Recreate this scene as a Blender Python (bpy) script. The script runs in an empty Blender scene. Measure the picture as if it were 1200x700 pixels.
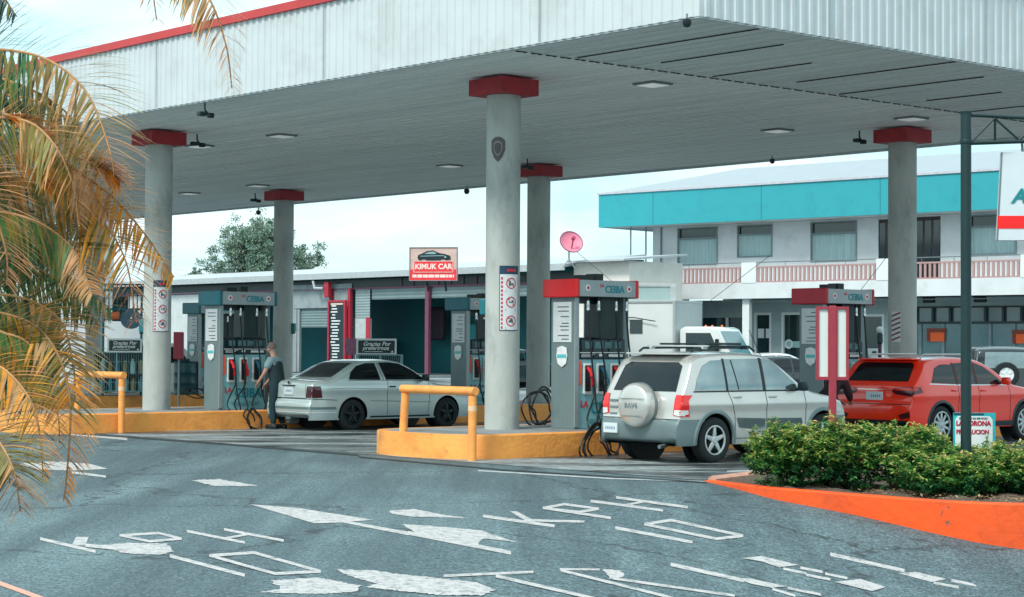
import bpy, bmesh, math, random
from mathutils import Vector, Matrix
from mathutils.bvhtree import BVHTree
from mathutils.geometry import tessellate_polygon
random.seed(7)
SC = bpy.context.scene
COL = SC.collection
R = math.radians
# ------------------------------------------------------------------ frame of the place
F_PX, PIT, ROLL, TH, CZ = 2255.18, .0241, -.0055, .7172, 1.75
A = Vector((-math.sin(TH), math.cos(TH), 0)); B = Vector((math.cos(TH), math.sin(TH), 0))
C0 = Vector((-.1535, 31.37, 0))
def AB(a, b, z=0): return C0 + A*a + B*b + Vector((0, 0, z))
def toab(p): q = Vector((p[0], p[1], 0)) - C0; return q.dot(A), q.dot(B)
def ray(px, py):
    u, v = px-600, 350-py; cr, sr = math.cos(ROLL), math.sin(ROLL)
    X, Y = u*cr+v*sr, -u*sr+v*cr; c, s = math.cos(PIT), math.sin(PIT)
    return Vector((X/F_PX, c-Y/F_PX*s, s+Y/F_PX*c))
def atz(px, py, z): d = ray(px, py); return d*((z-CZ)/d.z) + Vector((0, 0, CZ))
def aty(px, py, y): d = ray(px, py); return d*(y/d.y) + Vector((0, 0, CZ))
def onA(px, a, py=430):
    r = ray(px, py); q = r.x/r.y; P = C0 + A*a; return (q*P.y-P.x)/(B.x-q*B.y)
def sm(t): t = max(0, min(1, t)); return t*t*(3-2*t)
def road_z(x, y):
    a, b = toab((x, y)); t = max(0., -(a+7))
    g = .0155*t*t if t < 5 else .0155*25+.155*(t-5)*1.0
    g = min(g, 1.1)
    z = -g*sm((x+1)/6)
    if y > 60: z += .35*sm((y-60)/20)
    return z
def onroad(px, py):
    z = 0
    for _ in range(12):
        p = atz(px, py, z); z = road_z(p.x, p.y)
    return p
# ------------------------------------------------------------------ materials
def S(r, g, b):
    f = lambda c: (c/255/12.92) if c/255 <= .04045 else ((c/255+.055)/1.055)**2.4
    return (f(r), f(g), f(b), 1)
MATS = {}
def mat(name, col, rough=.6, metal=0., var=.12, scale=6., bump=0., bscale=60., coat=0., ior=1.5, stain=None, stain_amt=0., stain_scale=1.5, emit=0., stretch=None, trans=0., chips=None):
    if name in MATS: return MATS[name]
    m = bpy.data.materials.new(name); m.use_nodes = True; nt = m.node_tree; N = nt.nodes; L = nt.links
    p = N['Principled BSDF']; p.inputs['Roughness'].default_value = rough; p.inputs['Metallic'].default_value = metal
    p.inputs['IOR'].default_value = ior; p.inputs['Coat Weight'].default_value = coat; p.inputs['Coat Roughness'].default_value = .06
    if trans: p.inputs['Transmission Weight'].default_value = trans
    tc = N.new('ShaderNodeTexCoord'); src = tc.outputs['Object']
    if stretch:
        mp = N.new('ShaderNodeMapping'); mp.inputs['Scale'].default_value = stretch; L.new(src, mp.inputs[0]); src = mp.outputs[0]
    nz = N.new('ShaderNodeTexNoise'); nz.inputs['Scale'].default_value = scale; nz.inputs['Detail'].default_value = 6; L.new(src, nz.inputs['Vector'])
    cr = N.new('ShaderNodeValToRGB'); L.new(nz.outputs['Fac'], cr.inputs[0])
    e = cr.color_ramp.elements; e[0].position = .3; e[1].position = .7
    e[0].color = tuple(c*(1-var) for c in col[:3])+(1,); e[1].color = tuple(min(1, c*(1+var)) for c in col[:3])+(1,)
    out = cr.outputs[0]
    if stain:
        n2 = N.new('ShaderNodeTexNoise'); n2.inputs['Scale'].default_value = stain_scale; n2.inputs['Detail'].default_value = 9; n2.inputs['Roughness'].default_value = .65
        L.new(src, n2.inputs['Vector'])
        r2 = N.new('ShaderNodeValToRGB'); L.new(n2.outputs['Fac'], r2.inputs[0]); r2.color_ramp.elements[0].position = .5; r2.color_ramp.elements[1].position = .68
        r2.color_ramp.elements[1].color = (stain_amt,)*3+(1,)
        mx = N.new('ShaderNodeMix'); mx.data_type = 'RGBA'; L.new(r2.outputs[0], mx.inputs[0]); L.new(out, mx.inputs[6]); mx.inputs[7].default_value = stain; out = mx.outputs[2]
    if chips:
        n5 = N.new('ShaderNodeTexNoise'); n5.inputs['Scale'].default_value = chips[1]; n5.inputs['Detail'].default_value = 8; n5.inputs['Roughness'].default_value = .75; L.new(src, n5.inputs['Vector'])
        r5 = N.new('ShaderNodeValToRGB'); L.new(n5.outputs['Fac'], r5.inputs[0]); r5.color_ramp.elements[0].position = chips[2]; r5.color_ramp.elements[1].position = chips[2]+.02
        m5 = N.new('ShaderNodeMix'); m5.data_type = 'RGBA'; L.new(r5.outputs[0], m5.inputs[0]); L.new(out, m5.inputs[6]); m5.inputs[7].default_value = chips[0]; out = m5.outputs[2]
    L.new(out, p.inputs['Base Color'])
    if emit: L.new(out, p.inputs['Emission Color']); p.inputs['Emission Strength'].default_value = emit
    if bump:
        n3 = N.new('ShaderNodeTexNoise'); n3.inputs['Scale'].default_value = bscale; n3.inputs['Detail'].default_value = 8; L.new(src, n3.inputs['Vector'])
        bp = N.new('ShaderNodeBump'); bp.inputs['Strength'].default_value = bump; bp.inputs['Distance'].default_value = .02; L.new(n3.outputs['Fac'], bp.inputs['Height']); L.new(bp.outputs[0], p.inputs['Normal'])
    MATS[name] = m; return m
concrete = mat('column_concrete', S(180,185,180), .8, var=.12, scale=2.2, bump=.35, bscale=25, stain=S(100,108,108), stain_amt=.6, stain_scale=1.3, chips=(S(84,90,90), 2.6, .70), stretch=(1,1,.45))
redpaint = mat('dull_red_paint', S(172,44,52), .55, var=.15, scale=5, stain=S(110,30,38), stain_amt=.5, stain_scale=3)
yellow = mat('kerb_yellow_paint', S(255,164,80), .65, var=.14, scale=2.2, bump=.5, bscale=14, stain=S(150,98,60), stain_amt=.6, stain_scale=1.6, chips=(S(96,84,74), 3.2, .66))
yellowpipe = mat('barrier_yellow_paint', S(255,166,84), .5, var=.1, scale=4, bump=.2, bscale=30, chips=(S(150,90,60), 7, .68), stain=S(170,110,70), stain_amt=.4, stain_scale=5)
orange = mat('kerb_orange_paint', S(250,88,20), .6, var=.12, scale=1.6, bump=.5, bscale=12, stain=S(150,66,36), stain_amt=.5, stain_scale=1.3, chips=(S(110,84,72), 3.5, .66))
white = mat('white_paint', S(222,228,228), .5, var=.04, scale=3)
whitewall = mat('white_render', S(212,218,220), .8, var=.05, scale=1.2, stain=S(165,172,172), stain_amt=.4, stain_scale=.7)
black = mat('black_rubber', S(14,24,27), .5, var=.2)
darkplastic = mat('dark_plastic', S(20,42,46), .4, var=.15)
tyre_m = mat('tyre_rubber', S(24,33,36), .85, var=.2, scale=20)
chrome = mat('bright_metal', S(200,205,205), .25, metal=.9, var=.05)
steel = mat('grey_steel', S(120,134,136), .45, metal=.4, var=.08, scale=4, stain=S(90,98,98), stain_amt=.4)
alu = mat('pale_aluminium', S(188,196,196), .4, metal=.3, var=.05)
glass = mat('tinted_glass', S(8,22,26), .03, var=.1, ior=1.5)
glass_light = mat('reflecting_glass', S(128,146,148), .05, metal=.75, var=.3, scale=1.5, coat=.5)
bglass = mat('dark_window_glass', S(18,44,48), .08, var=.3, scale=.8, ior=1.7)
teal = mat('teal_paint', S(20,110,118), .5, var=.08)
darkgreen = mat('dark_green_paint', S(6,44,46), .5, var=.15)
# ------------------------------------------------------------------ mesh helpers
class MB:
    def __init__(s): s.bm = bmesh.new(); s.mi = 0
    def face(s, pts):
        vs = [s.bm.verts.new(p) for p in pts]; f = s.bm.faces.new(vs); f.material_index = s.mi; return f
    def box(s, x0, x1, y0, y1, z0, z1, bev=0., M=None):
        t = bmesh.new(); bmesh.ops.create_cube(t, size=1)
        for v in t.verts: v.co = Vector(((x0+x1)/2+v.co.x*(x1-x0), (y0+y1)/2+v.co.y*(y1-y0), (z0+z1)/2+v.co.z*(z1-z0)))
        if bev: bmesh.ops.bevel(t, geom=list(t.edges), offset=bev, segments=2, affect='EDGES', profile=.5)
        s.join(t, M); return s
    def join(s, t, M=None):
        if M: bmesh.ops.transform(t, matrix=M, verts=t.verts)
        mp = {}
        for v in t.verts: mp[v] = s.bm.verts.new(v.co)
        for f in t.faces:
            try: g = s.bm.faces.new([mp[v] for v in f.verts]); g.material_index = s.mi
            except ValueError: pass
        t.free()
    def tube(s, pts, r, n=8, cap=True, r1=None):
        pts = [Vector(p) for p in pts]; rings = []; up = None
        for i, p in enumerate(pts):
            d = (pts[min(i+1, len(pts)-1)]-pts[max(i-1, 0)]).normalized()
            if up is None: up = d.orthogonal().normalized()
            up = (up-d*up.dot(d)); up = up.normalized() if up.length > 1e-5 else d.orthogonal().normalized()
            w = d.cross(up); rr = r if r1 is None else r+(r1-r)*i/(len(pts)-1)
            rings.append([s.bm.verts.new(p+(up*math.cos(2*math.pi*k/n)+w*math.sin(2*math.pi*k/n))*rr) for k in range(n)])
        for i in range(len(rings)-1):
            for k in range(n):
                f = s.bm.faces.new([rings[i][k], rings[i][(k+1) % n], rings[i+1][(k+1) % n], rings[i+1][k]]); f.material_index = s.mi
        if cap:
            for q in (rings[0][::-1], rings[-1]): f = s.bm.faces.new(q); f.material_index = s.mi
        return s
    def lathe(s, prof, n=24, M=None, closed=False, cap=True):   # prof: (r, z) about z
        t = bmesh.new(); rings = []
        for r, z in prof: rings.append([t.verts.new((r*math.cos(2*math.pi*k/n), r*math.sin(2*math.pi*k/n), z)) for k in range(n)])
        rr = rings+([rings[0]] if closed else [])
        for i in range(len(rr)-1):
            for k in range(n): t.faces.new([rr[i][k], rr[i][(k+1) % n], rr[i+1][(k+1) % n], rr[i+1][k]])
        if not closed and cap: t.faces.new(rings[0][::-1]); t.faces.new(rings[-1])
        bmesh.ops.remove_doubles(t, verts=t.verts, dist=1e-5)
        s.join(t, M); return s
    def prism(s, poly, d, M=None, bev=0.):  # poly in xy, thickness d along +z
        t = bmesh.new(); lo = [t.verts.new((x, y, 0)) for x, y in poly]; hi = [t.verts.new((x, y, d)) for x, y in poly]
        n = len(poly); t.faces.new(lo[::-1]); t.faces.new(hi)
        for i in range(n): t.faces.new([lo[i], lo[(i+1) % n], hi[(i+1) % n], hi[i]])
        if bev: bmesh.ops.bevel(t, geom=list(t.edges), offset=bev, segments=2, affect='EDGES', profile=.5)
        s.join(t, M); return s
    def build(s, name, m, parent=None, smooth=False, angle=35, loc=None, rotz=0):
        bmesh.ops.recalc_face_normals(s.bm, faces=s.bm.faces)
        me = bpy.data.meshes.new(name); s.bm.to_mesh(me); s.bm.free()
        for x in (m if isinstance(m, (list, tuple)) else [m]): me.materials.append(x)
        if smooth: me.shade_smooth(); me.set_sharp_from_angle(angle=R(angle))
        o = bpy.data.objects.new(name, me); COL.objects.link(o)
        if parent: o.parent = parent
        if loc is not None: o.location = loc
        o.rotation_euler.z = rotz
        return o
def tag(o, label=None, cat=None, group=None, kind=None):
    if label: o['label'] = label
    if cat: o['category'] = cat
    if group: o['group'] = group
    if kind: o['kind'] = kind
    return o
def thing(name, label, cat, loc=(0,0,0), rz=0, group=None):
    o = bpy.data.objects.new(name, None); COL.objects.link(o); o.location = loc; o.rotation_euler.z = rz; o.empty_display_size = .2
    return tag(o, label, cat, group)
def copy_tree(o, parent=None, label=None, loc=None, rz=None):
    c = o.copy(); COL.objects.link(c)
    if parent: c.parent = parent; c.matrix_parent_inverse = o.matrix_parent_inverse.copy()
    if label: c['label'] = label
    if loc is not None: c.location = loc
    if rz is not None: c.rotation_euler.z = rz
    for ch in list(o.children): copy_tree(ch, c)
    return c
FRONT = Matrix.Rotation(math.pi/2, 4, 'X')        # xy text -> stands in xz facing -y
def text_mesh(body, size, depth=.004, bold=0., shear=0., align='CENTER', M=None):
    cu = bpy.data.curves.new('lettering', 'FONT'); cu.body = body; cu.size = size; cu.extrude = depth/2; cu.offset = bold; cu.shear = shear
    cu.align_x = align; cu.align_y = 'CENTER'; cu.resolution_u = 3
    o = bpy.data.objects.new('lettering', cu); COL.objects.link(o)
    dg = bpy.context.evaluated_depsgraph_get(); dg.update()
    me = bpy.data.meshes.new_from_object(o.evaluated_get(dg)); bpy.data.objects.remove(o); bpy.data.curves.remove(cu)
    me.transform(FRONT)
    if M: me.transform(M)
    return me
def text(body, size, m, parent, loc, rz=0, sx=1., name='lettering', **k):
    me = text_mesh(body, size, **k); me.name = name; me.materials.clear(); me.materials.append(m)
    o = bpy.data.objects.new(name, me); COL.objects.link(o); o.parent = parent; o.location = loc; o.rotation_euler.z = rz; o.scale.x = sx; return o
def catmull(pts, n=8):
    pts = [Vector(p) for p in pts]
    q = [pts[0]*2-pts[1]]+pts+[pts[-1]*2-pts[-2]]; out = []
    for i in range(1, len(q)-2):
        for k in range(n):
            t = k/n; p0, p1, p2, p3 = q[i-1:i+3]
            out.append(.5*((2*p1)+(p2-p0)*t+(2*p0-5*p1+4*p2-p3)*t*t+(3*p1-p0-3*p2+p3)*t**3))
    out.append(pts[-1]); return out
# ------------------------------------------------------------------ camera, sky, sun
cam = bpy.data.cameras.new('Camera'); co = bpy.data.objects.new('Camera', cam); COL.objects.link(co); SC.camera = co
cam.sensor_width = 36; cam.lens = F_PX/1200*36; cam.clip_end = 3000; cam.clip_start = .1
co.location = (0, 0, CZ)
co.matrix_world = Matrix.Translation((0, 0, CZ)) @ Matrix.Rotation(math.pi/2+PIT, 4, 'X') @ Matrix.Rotation(-ROLL, 4, 'Z')
W = bpy.data.worlds.new('World'); SC.world = W; W.use_nodes = True; nt = W.node_tree; N = nt.nodes; L = nt.links
bg = N['Background']; sky = N.new('ShaderNodeTexSky'); sky.sky_type = 'NISHITA'; sky.sun_disc = False
SUN_EL, SUN_AZ = R(50), R(215)   # azimuth clockwise from +Y
sky.sun_elevation = SUN_EL; sky.sun_rotation = SUN_AZ; sky.air_density = 1.2; sky.dust_density = 2
tc = N.new('ShaderNodeTexCoord'); mp = N.new('ShaderNodeMapping'); mp.inputs['Scale'].default_value = (1, 1, 3.2); L.new(tc.outputs['Generated'], mp.inputs[0])
nz = N.new('ShaderNodeTexNoise'); nz.inputs['Scale'].default_value = 3.2; nz.inputs['Detail'].default_value = 7; nz.inputs['Roughness'].default_value = .55; L.new(mp.outputs[0], nz.inputs['Vector'])
cr = N.new('ShaderNodeValToRGB'); L.new(nz.outputs['Fac'], cr.inputs[0]); cr.color_ramp.elements[0].position = .38; cr.color_ramp.elements[1].position = .62
cr.color_ramp.elements[0].color = (.72, .72, .72, 1)
nz2 = N.new('ShaderNodeTexNoise'); nz2.inputs['Scale'].default_value = 6; nz2.inputs['Detail'].default_value = 5; L.new(mp.outputs[0], nz2.inputs['Vector'])
cc = N.new('ShaderNodeValToRGB'); L.new(nz2.outputs['Fac'], cc.inputs[0]); cc.color_ramp.elements[0].position = .35; cc.color_ramp.elements[1].position = .65
K = 10.
cc.color_ramp.elements[0].color = (.40, .66, .72, 1); cc.color_ramp.elements[1].color = (.74, .84, .86, 1)
sc_ = N.new('ShaderNodeVectorMath'); sc_.operation = 'SCALE'; sc_.inputs[3].default_value = 8.8; L.new(cc.outputs[0], sc_.inputs[0])
mx = N.new('ShaderNodeMix'); mx.data_type = 'RGBA'; L.new(cr.outputs[0], mx.inputs[0]); L.new(sky.outputs[0], mx.inputs[6]); L.new(sc_.outputs[0], mx.inputs[7])
L.new(mx.outputs[2], bg.inputs[0]); bg.inputs[1].default_value = .1
sl = bpy.data.lights.new('Sun', 'SUN'); so = bpy.data.objects.new('Sun', sl); COL.objects.link(so)
sl.energy = 1.5; sl.angle = R(14); sl.color = (1, .95, .88)
so.rotation_euler = Vector((-math.sin(SUN_AZ)*math.cos(SUN_EL), -math.cos(SUN_AZ)*math.cos(SUN_EL), -math.sin(SUN_EL))).to_track_quat('-Z', 'Y').to_euler()
SC.view_settings.view_transform = 'Standard'; SC.view_settings.look = 'None'; SC.view_settings.exposure = .95; SC.view_settings.gamma = 1
# ------------------------------------------------------------------ ground
def asphalt_mat():
    m = bpy.data.materials.new('asphalt'); m.use_nodes = True; nt = m.node_tree; N = nt.nodes; L = nt.links; p = N['Principled BSDF']
    g = N.new('ShaderNodeNewGeometry')
    def noise(scale, det, lo, hi, rough=.6, vec=None):
        n = N.new('ShaderNodeTexNoise'); n.inputs['Scale'].default_value = scale; n.inputs['Detail'].default_value = det; n.inputs['Roughness'].default_value = rough
        L.new(vec or g.outputs['Position'], n.inputs['Vector']); r = N.new('ShaderNodeMapRange'); r.inputs[1].default_value = lo; r.inputs[2].default_value = hi; L.new(n.outputs['Fac'], r.inputs[0]); return n, r.outputs[0]
    mp = N.new('ShaderNodeMapping'); mp.inputs['Rotation'].default_value = (0, 0, R(48)); mp.inputs['Scale'].default_value = (1.6, .10, 1); L.new(g.outputs['Position'], mp.inputs[0])
    _, streak = noise(.8, 5, .40, .62, vec=mp.outputs[0])
    _, patch = noise(.35, 6, .38, .62)
    grit_n, grit = noise(34, 3, .36, .64, .8)
    g2, grit2 = noise(11, 6, .36, .64, 1.)
    def mix(f, a, b, bl='MIX'):
        x = N.new('ShaderNodeMix'); x.data_type = 'RGBA'; x.blend_type = bl
        if isinstance(f, float): x.inputs[0].default_value = f
        else: L.new(f, x.inputs[0])
        for v, i in ((a, 6), (b, 7)):
            if isinstance(v, tuple): x.inputs[i].default_value = v
            else: L.new(v, x.inputs[i])
        return x.outputs[2]
    c = mix(patch, S(82,101,106), S(100,121,124)); c = mix(streak, S(70,88,93), c)
    gr = mix(grit, (.3, .3, .3, 1), (1.8, 1.8, 1.8, 1)); gr2 = mix(grit2, (.35, .35, .35, 1), (1.7, 1.7, 1.7, 1))
    c = mix(1., c, gr, 'MULTIPLY'); c = mix(1., c, gr2, 'MULTIPLY')
    v = N.new('ShaderNodeTexVoronoi'); v.feature = 'DISTANCE_TO_EDGE'; v.inputs['Scale'].default_value = .22
    nd, _ = noise(1.5, 5, 0, 1); ad = N.new('ShaderNodeVectorMath'); ad.operation = 'MULTIPLY_ADD'; L.new(nd.outputs['Color'], ad.inputs[0]); ad.inputs[1].default_value = (1.2,)*3; L.new(g.outputs['Position'], ad.inputs[2]); L.new(ad.outputs[0], v.inputs['Vector'])
    cr = N.new('ShaderNodeMapRange'); cr.inputs[1].default_value = .0; cr.inputs[2].default_value = .011; L.new(v.outputs['Distance'], cr.inputs[0])
    c = mix(cr.outputs[0], S(48,57,60), c)
    L.new(c, p.inputs['Base Color']); p.inputs['Roughness'].default_value = .78
    bp = N.new('ShaderNodeBump'); bp.inputs['Strength'].default_value = .5; bp.inputs['Distance'].default_value = .01; L.new(grit_n.outputs['Fac'], bp.inputs['Height']); L.new(bp.outputs[0], p.inputs['Normal'])
    return m
def concrete_ground():
    m = bpy.data.materials.new('stained_concrete'); m.use_nodes = True; nt = m.node_tree; N = nt.nodes; L = nt.links; p = N['Principled BSDF']
    g = N.new('ShaderNodeNewGeometry'); mp = N.new('ShaderNodeMapping'); mp.inputs['Rotation'].default_value = (0, 0, -TH); mp.inputs['Scale'].default_value = (.35, 1.3, 1); L.new(g.outputs['Position'], mp.inputs[0])
    def noise(s, lo, hi, vec):
        n = N.new('ShaderNodeTexNoise'); n.inputs['Scale'].default_value = s; n.inputs['Detail'].default_value = 7; n.inputs['Roughness'].default_value = .6; L.new(vec, n.inputs['Vector'])
        r = N.new('ShaderNodeMapRange'); r.inputs[1].default_value = lo; r.inputs[2].default_value = hi; L.new(n.outputs['Fac'], r.inputs[0]); return r.outputs[0], n
    f1, _ = noise(.9, .42, .58, mp.outputs[0]); f2, n2 = noise(6, .3, .7, g.outputs['Position'])
    x = N.new('ShaderNodeMix'); x.data_type = 'RGBA'; L.new(f1, x.inputs[0]); x.inputs[6].default_value = S(66,76,80); x.inputs[7].default_value = S(168,178,179)
    y = N.new('ShaderNodeMix'); y.data_type = 'RGBA'; y.blend_type = 'MULTIPLY'; y.inputs[0].default_value = .6; L.new(x.outputs[2], y.inputs[6]); L.new(f2, y.inputs[7])
    br = N.new('ShaderNodeTexBrick'); br.offset = 0; br.inputs['Scale'].default_value = 1; br.inputs['Mortar Size'].default_value = .018; br.inputs['Brick Width'].default_value = 3.5; br.inputs['Row Height'].default_value = 3.2
    m2 = N.new('ShaderNodeMapping'); m2.inputs['Rotation'].default_value = (0, 0, -TH); L.new(g.outputs['Position'], m2.inputs[0]); L.new(m2.outputs[0], br.inputs['Vector'])
    z = N.new('ShaderNodeMix'); z.data_type = 'RGBA'; L.new(br.outputs['Fac'], z.inputs[0]); L.new(y.outputs[2], z.inputs[6]); z.inputs[7].default_value = S(40,46,48)
    L.new(z.outputs[2], p.inputs['Base Color'])
    rr = N.new('ShaderNodeMapRange'); rr.inputs[3].default_value = .28; rr.inputs[4].default_value = .8; L.new(f1, rr.inputs[0]); L.new(rr.outputs[0], p.inputs['Roughness'])
    return m
asphalt = asphalt_mat(); conc_g = concrete_ground()
def grid_xy(x0, x1, nx, y0, y1, ny, zf, name, m):
    me = bpy.data.meshes.new(name); vs = []; fs = []
    for j in range(ny+1):
        for i in range(nx+1):
            x = x0+(x1-x0)*i/nx; y = y0+(y1-y0)*j/ny; vs.append((x, y, zf(x, y)))
    for j in range(ny):
        for i in range(nx):
            k = j*(nx+1)+i; fs.append((k, k+1, k+nx+2, k+nx+1))
    me.from_pydata(vs, [], fs); me.materials.append(m); me.shade_smooth()
    o = bpy.data.objects.new(name, me); COL.objects.link(o); return tag(o, kind='structure')
far_m = mat('far_ground', S(92,100,98), .9, var=.15, scale=.05)
# one continuous sheet: dense near, coarse to the horizon
def ground():
    xs = [-1500, -400, -120, -60]+[-40+.5*i for i in range(0, 161)]+[60, 120, 400, 1500]
    ys = [-300, -60, -10]+[.4*i for i in range(0, 120)]+[50+2*i for i in range(0, 26)]+[150, 400, 2000]
    me = bpy.data.meshes.new('road'); nx = len(xs); vs = [(x, y, road_z(x, y)) for y in ys for x in xs]
    fs = [(j*nx+i, j*nx+i+1, (j+1)*nx+i+1, (j+1)*nx+i) for j in range(len(ys)-1) for i in range(nx-1)]
    me.from_pydata(vs, [], fs); me.materials.append(asphalt); me.shade_smooth()
    o = bpy.data.objects.new('road', me); COL.objects.link(o); tag(o, kind='structure')
ground()
def forecourt():
    m = MB(); q = []
    for i in range(0, 24):
        a0, a1 = -6.9+i*2.5, -6.9+(i+1)*2.5
        for j in range(0, 18):
            b0, b1 = -2.15+j*2.2, -2.15+(j+1)*2.2
            pts = []
            for a, b in ((a0, b0), (a0, b1), (a1, b1), (a1, b0)):
                p = AB(a, b); p.z = road_z(p.x, p.y)+.006; pts.append(p)
            m.face(pts)
    bmesh.ops.remove_doubles(m.bm, verts=m.bm.verts, dist=1e-3)
    tag(m.build('forecourt', conc_g), kind='structure')
    m = MB()   # driveway behind the planter
    for j in range(0, 12):
        b0, b1 = .6+j*3, .6+(j+1)*3
        for i in range(0, 5):
            a1, a0 = -6.9-i*2.5, -6.9-(i+1)*2.5; pts = []
            for a, b in ((a0, b0), (a0, b1), (a1, b1), (a1, b0)):
                p = AB(a, b); p.z = road_z(p.x, p.y)+.006; pts.append(p)
            m.face(pts)
    tag(m.build('driveway', conc_g), kind='structure')
forecourt()
# ------------------------------------------------------------------ painted markings
def paint_mat():
    m = bpy.data.materials.new('worn_white_road_paint'); m.use_nodes = True; nt = m.node_tree; N = nt.nodes; L = nt.links; p = N['Principled BSDF']
    g = N.new('ShaderNodeNewGeometry'); n = N.new('ShaderNodeTexNoise'); n.inputs['Scale'].default_value = 9; n.inputs['Detail'].default_value = 10; n.inputs['Roughness'].default_value = .95; L.new(g.outputs['Position'], n.inputs['Vector'])
    r = N.new('ShaderNodeValToRGB'); r.color_ramp.elements[0].position = .43; r.color_ramp.elements[1].position = .50; r.color_ramp.elements[0].color = S(92,110,114); r.color_ramp.elements[1].color = S(196,192,190)
    L.new(n.outputs['Fac'], r.inputs[0]); L.new(r.outputs[0], p.inputs['Base Color']); p.inputs['Roughness'].default_value = .7
    return m
paint = paint_mat()
def marking(name, lines=(), polys=(), rough=0., m=paint, label=None):
    mb = MB()
    cnt = [0]
    def add(poly):
        cnt[0] += 1; t = bmesh.new(); pts = []
        n = len(poly)
        for i in range(n):
            x0, y0 = poly[i]; x1, y1 = poly[(i+1) % n]; k = max(1, int(math.hypot(x1-x0, (y1-y0)*2)/(3 if rough else 14)))
            for q in range(k):
                x = x0+(x1-x0)*q/k; y = y0+(y1-y0)*q/k
                if rough: x += random.uniform(-rough, rough)*2.5; y += random.uniform(-rough, rough)*.5
                pts.append((x, y))
        vv = [t.verts.new((x, y, 0)) for x, y in pts]
        for tri in tessellate_polygon([[Vector((x, y, 0)) for x, y in pts]]):
            try: t.faces.new([vv[i] for i in tri])
            except ValueError: pass
        for _ in range(3):
            es = [e for e in t.edges if e.calc_length() > 22]
            if not es: break
            bmesh.ops.subdivide_edges(t, edges=es, cuts=1); bmesh.ops.triangulate(t, faces=[f for f in t.faces if len(f.verts) > 4])
        for v in t.verts:
            p = onroad(v.co.x, v.co.y); v.co = p+Vector((0, 0, .0035+.0007*cnt[0]))
        mb.join(t)
    for ln in lines:
        x0, y0, x1, y1 = ln[:4]; th = ln[4] if len(ln) > 4 else 3.2
        add([(x0, y0-th/2), (x1, y1-th/2), (x1, y1+th/2), (x0, y0+th/2)])
    for pl in polys: add(pl)
    for f in mb.bm.faces:
        f.normal_update()
        if f.normal.z < 0: f.normal_flip()
    me = bpy.data.meshes.new(name); mb.bm.to_mesh(me); mb.bm.free(); me.materials.append(m)
    o = bpy.data.objects.new(name, me); COL.objects.link(o); tag(o, kind='structure')
    return o
def loopl(pts, th=3.2): return [(pts[i][0], pts[i][1], pts[(i+1) % len(pts)][0], pts[(i+1) % len(pts)][1], th) for i in range(len(pts))]
# speed wording on the right, then on the left
marking('speed_marking', [(566,605.3,650,617,3.4),(619,610.4,685,612,2.8)], [[(597,599.6),(606,600.2),(626,610.5),(616,611.2)]])
marking('speed_marking', loopl([(636,596),(661,591.4),(702,597),(678,600.8)],2.8)+[(636,596,716,608,3)])
marking('speed_marking', [(692,587.7,777,598.7,3),(722,583.5,806,595,3),(757,588,731,593,2.4)])
marking('speed_marking', [(721,619,811.5,636,3.6)])
marking('speed_marking', loopl([(755,615),(786,610.2),(871,628.7),(839,632.2)],3.2))
marking('speed_marking', [(47,632,112,647,3.6)], [[(89,630),(104,630),(100,640),(84,640)]])
marking('speed_marking', loopl([(140,628),(185.5,625.4),(213,632),(175,635.3)],2.8)+[(100,640,150,645,4)])
marking('speed_marking', [(219,623,287,636.5,3),(262.5,621,332.5,634.4,3),(290,627,262,632,2.4)])
marking('speed_marking', [(199,652,287,675,4)])
marking('speed_marking', loopl([(245,651.7),(297.5,648.3),(376,670.5),(322,673.2)],3.4))
marking('road_arrow', polys=[[(293,591.5),(350,596),(438,610),(412,612),(485,625),(478,628),(401,613),(368,614)]], lines=[(478,625,599,648.5,4.6)])
marking('road_arrow', polys=[[(21,543.7),(60,541),(105,544),(127,550),(86,552),(45,551)]], lines=[(84,554,124,559,2.6)])
marking('worn_paint_patch', polys=[[(471,615),(500,616.5),(562,622),(606,636),(566,631.5),(559,641),(530,637),(488,626)]], rough=.5)
marking('worn_paint_patch', polys=[[(456,599),(485,597),(515,603),(551,608),(518,606.7),(485,606),(460,603)]], rough=.6)
marking('worn_paint_patch', polys=[[(224,563),(259,562),(303,570),(252,570)]], rough=.8)
marking('worn_paint_patch', polys=[[(115,640),(150,636.5),(196,638),(203,647),(189,651),(147,649)]], rough=1.)
marking('worn_paint_patch', polys=[[(392,668),(434,669),(471,674),(559,683),(579,692),(566,698.5),(515,698),(456,692),(427,688.6),(441,685),(408,675)]], rough=1.)
marking('worn_paint_patch', polys=[[(315,681),(372,677.5),(423,687),(419,694),(372,697),(305,695),(330,690)]], rough=1.2)
marking('worn_paint_patch', polys=[[(707,667.6),(729,669),(731,677),(714,679)]], rough=1.)
marking('road_line', [(82,509,149,515,2.6)])
marking('road_line', [(520,675.5,625,671,3),(581,675.7,700,703,3.8)])
marking('road_line', [(656,667.8,703,668,2.4),(657,669,790,702,3.2),(718,678.6,861,699,3)])
marking('road_line', [(786,662,872,681,4.4),(905,691,932,699,3),(923,690,962,697.6,3)], [[(862,678),(880,679),(922,688),(905,690),(880,685)]])
marking('road_line', [(918,667,945,673,3),(938,666,964,671,3),(945,674.5,973,680,3),(967,673,993,678.5,3)], [[(870,655),(892,652.5),(937,663),(913,666),(893,659)],[(978,683),(1008,679.5),(1038,689),(1022,694)]])
marking('road_line', [(973,650,1060,669.5,4.2),(1094,683.6,1123.5,689,3),(1115,681,1144,686.5,3)], [[(1053,672.6),(1074,671),(1110,679.5),(1091,683)]])
pinkp = mat('faded_red_paint', S(226,160,140), .7, var=.2, scale=12)
marking('edge_line', [(-20,677,60,706,5)], m=pinkp)
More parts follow.
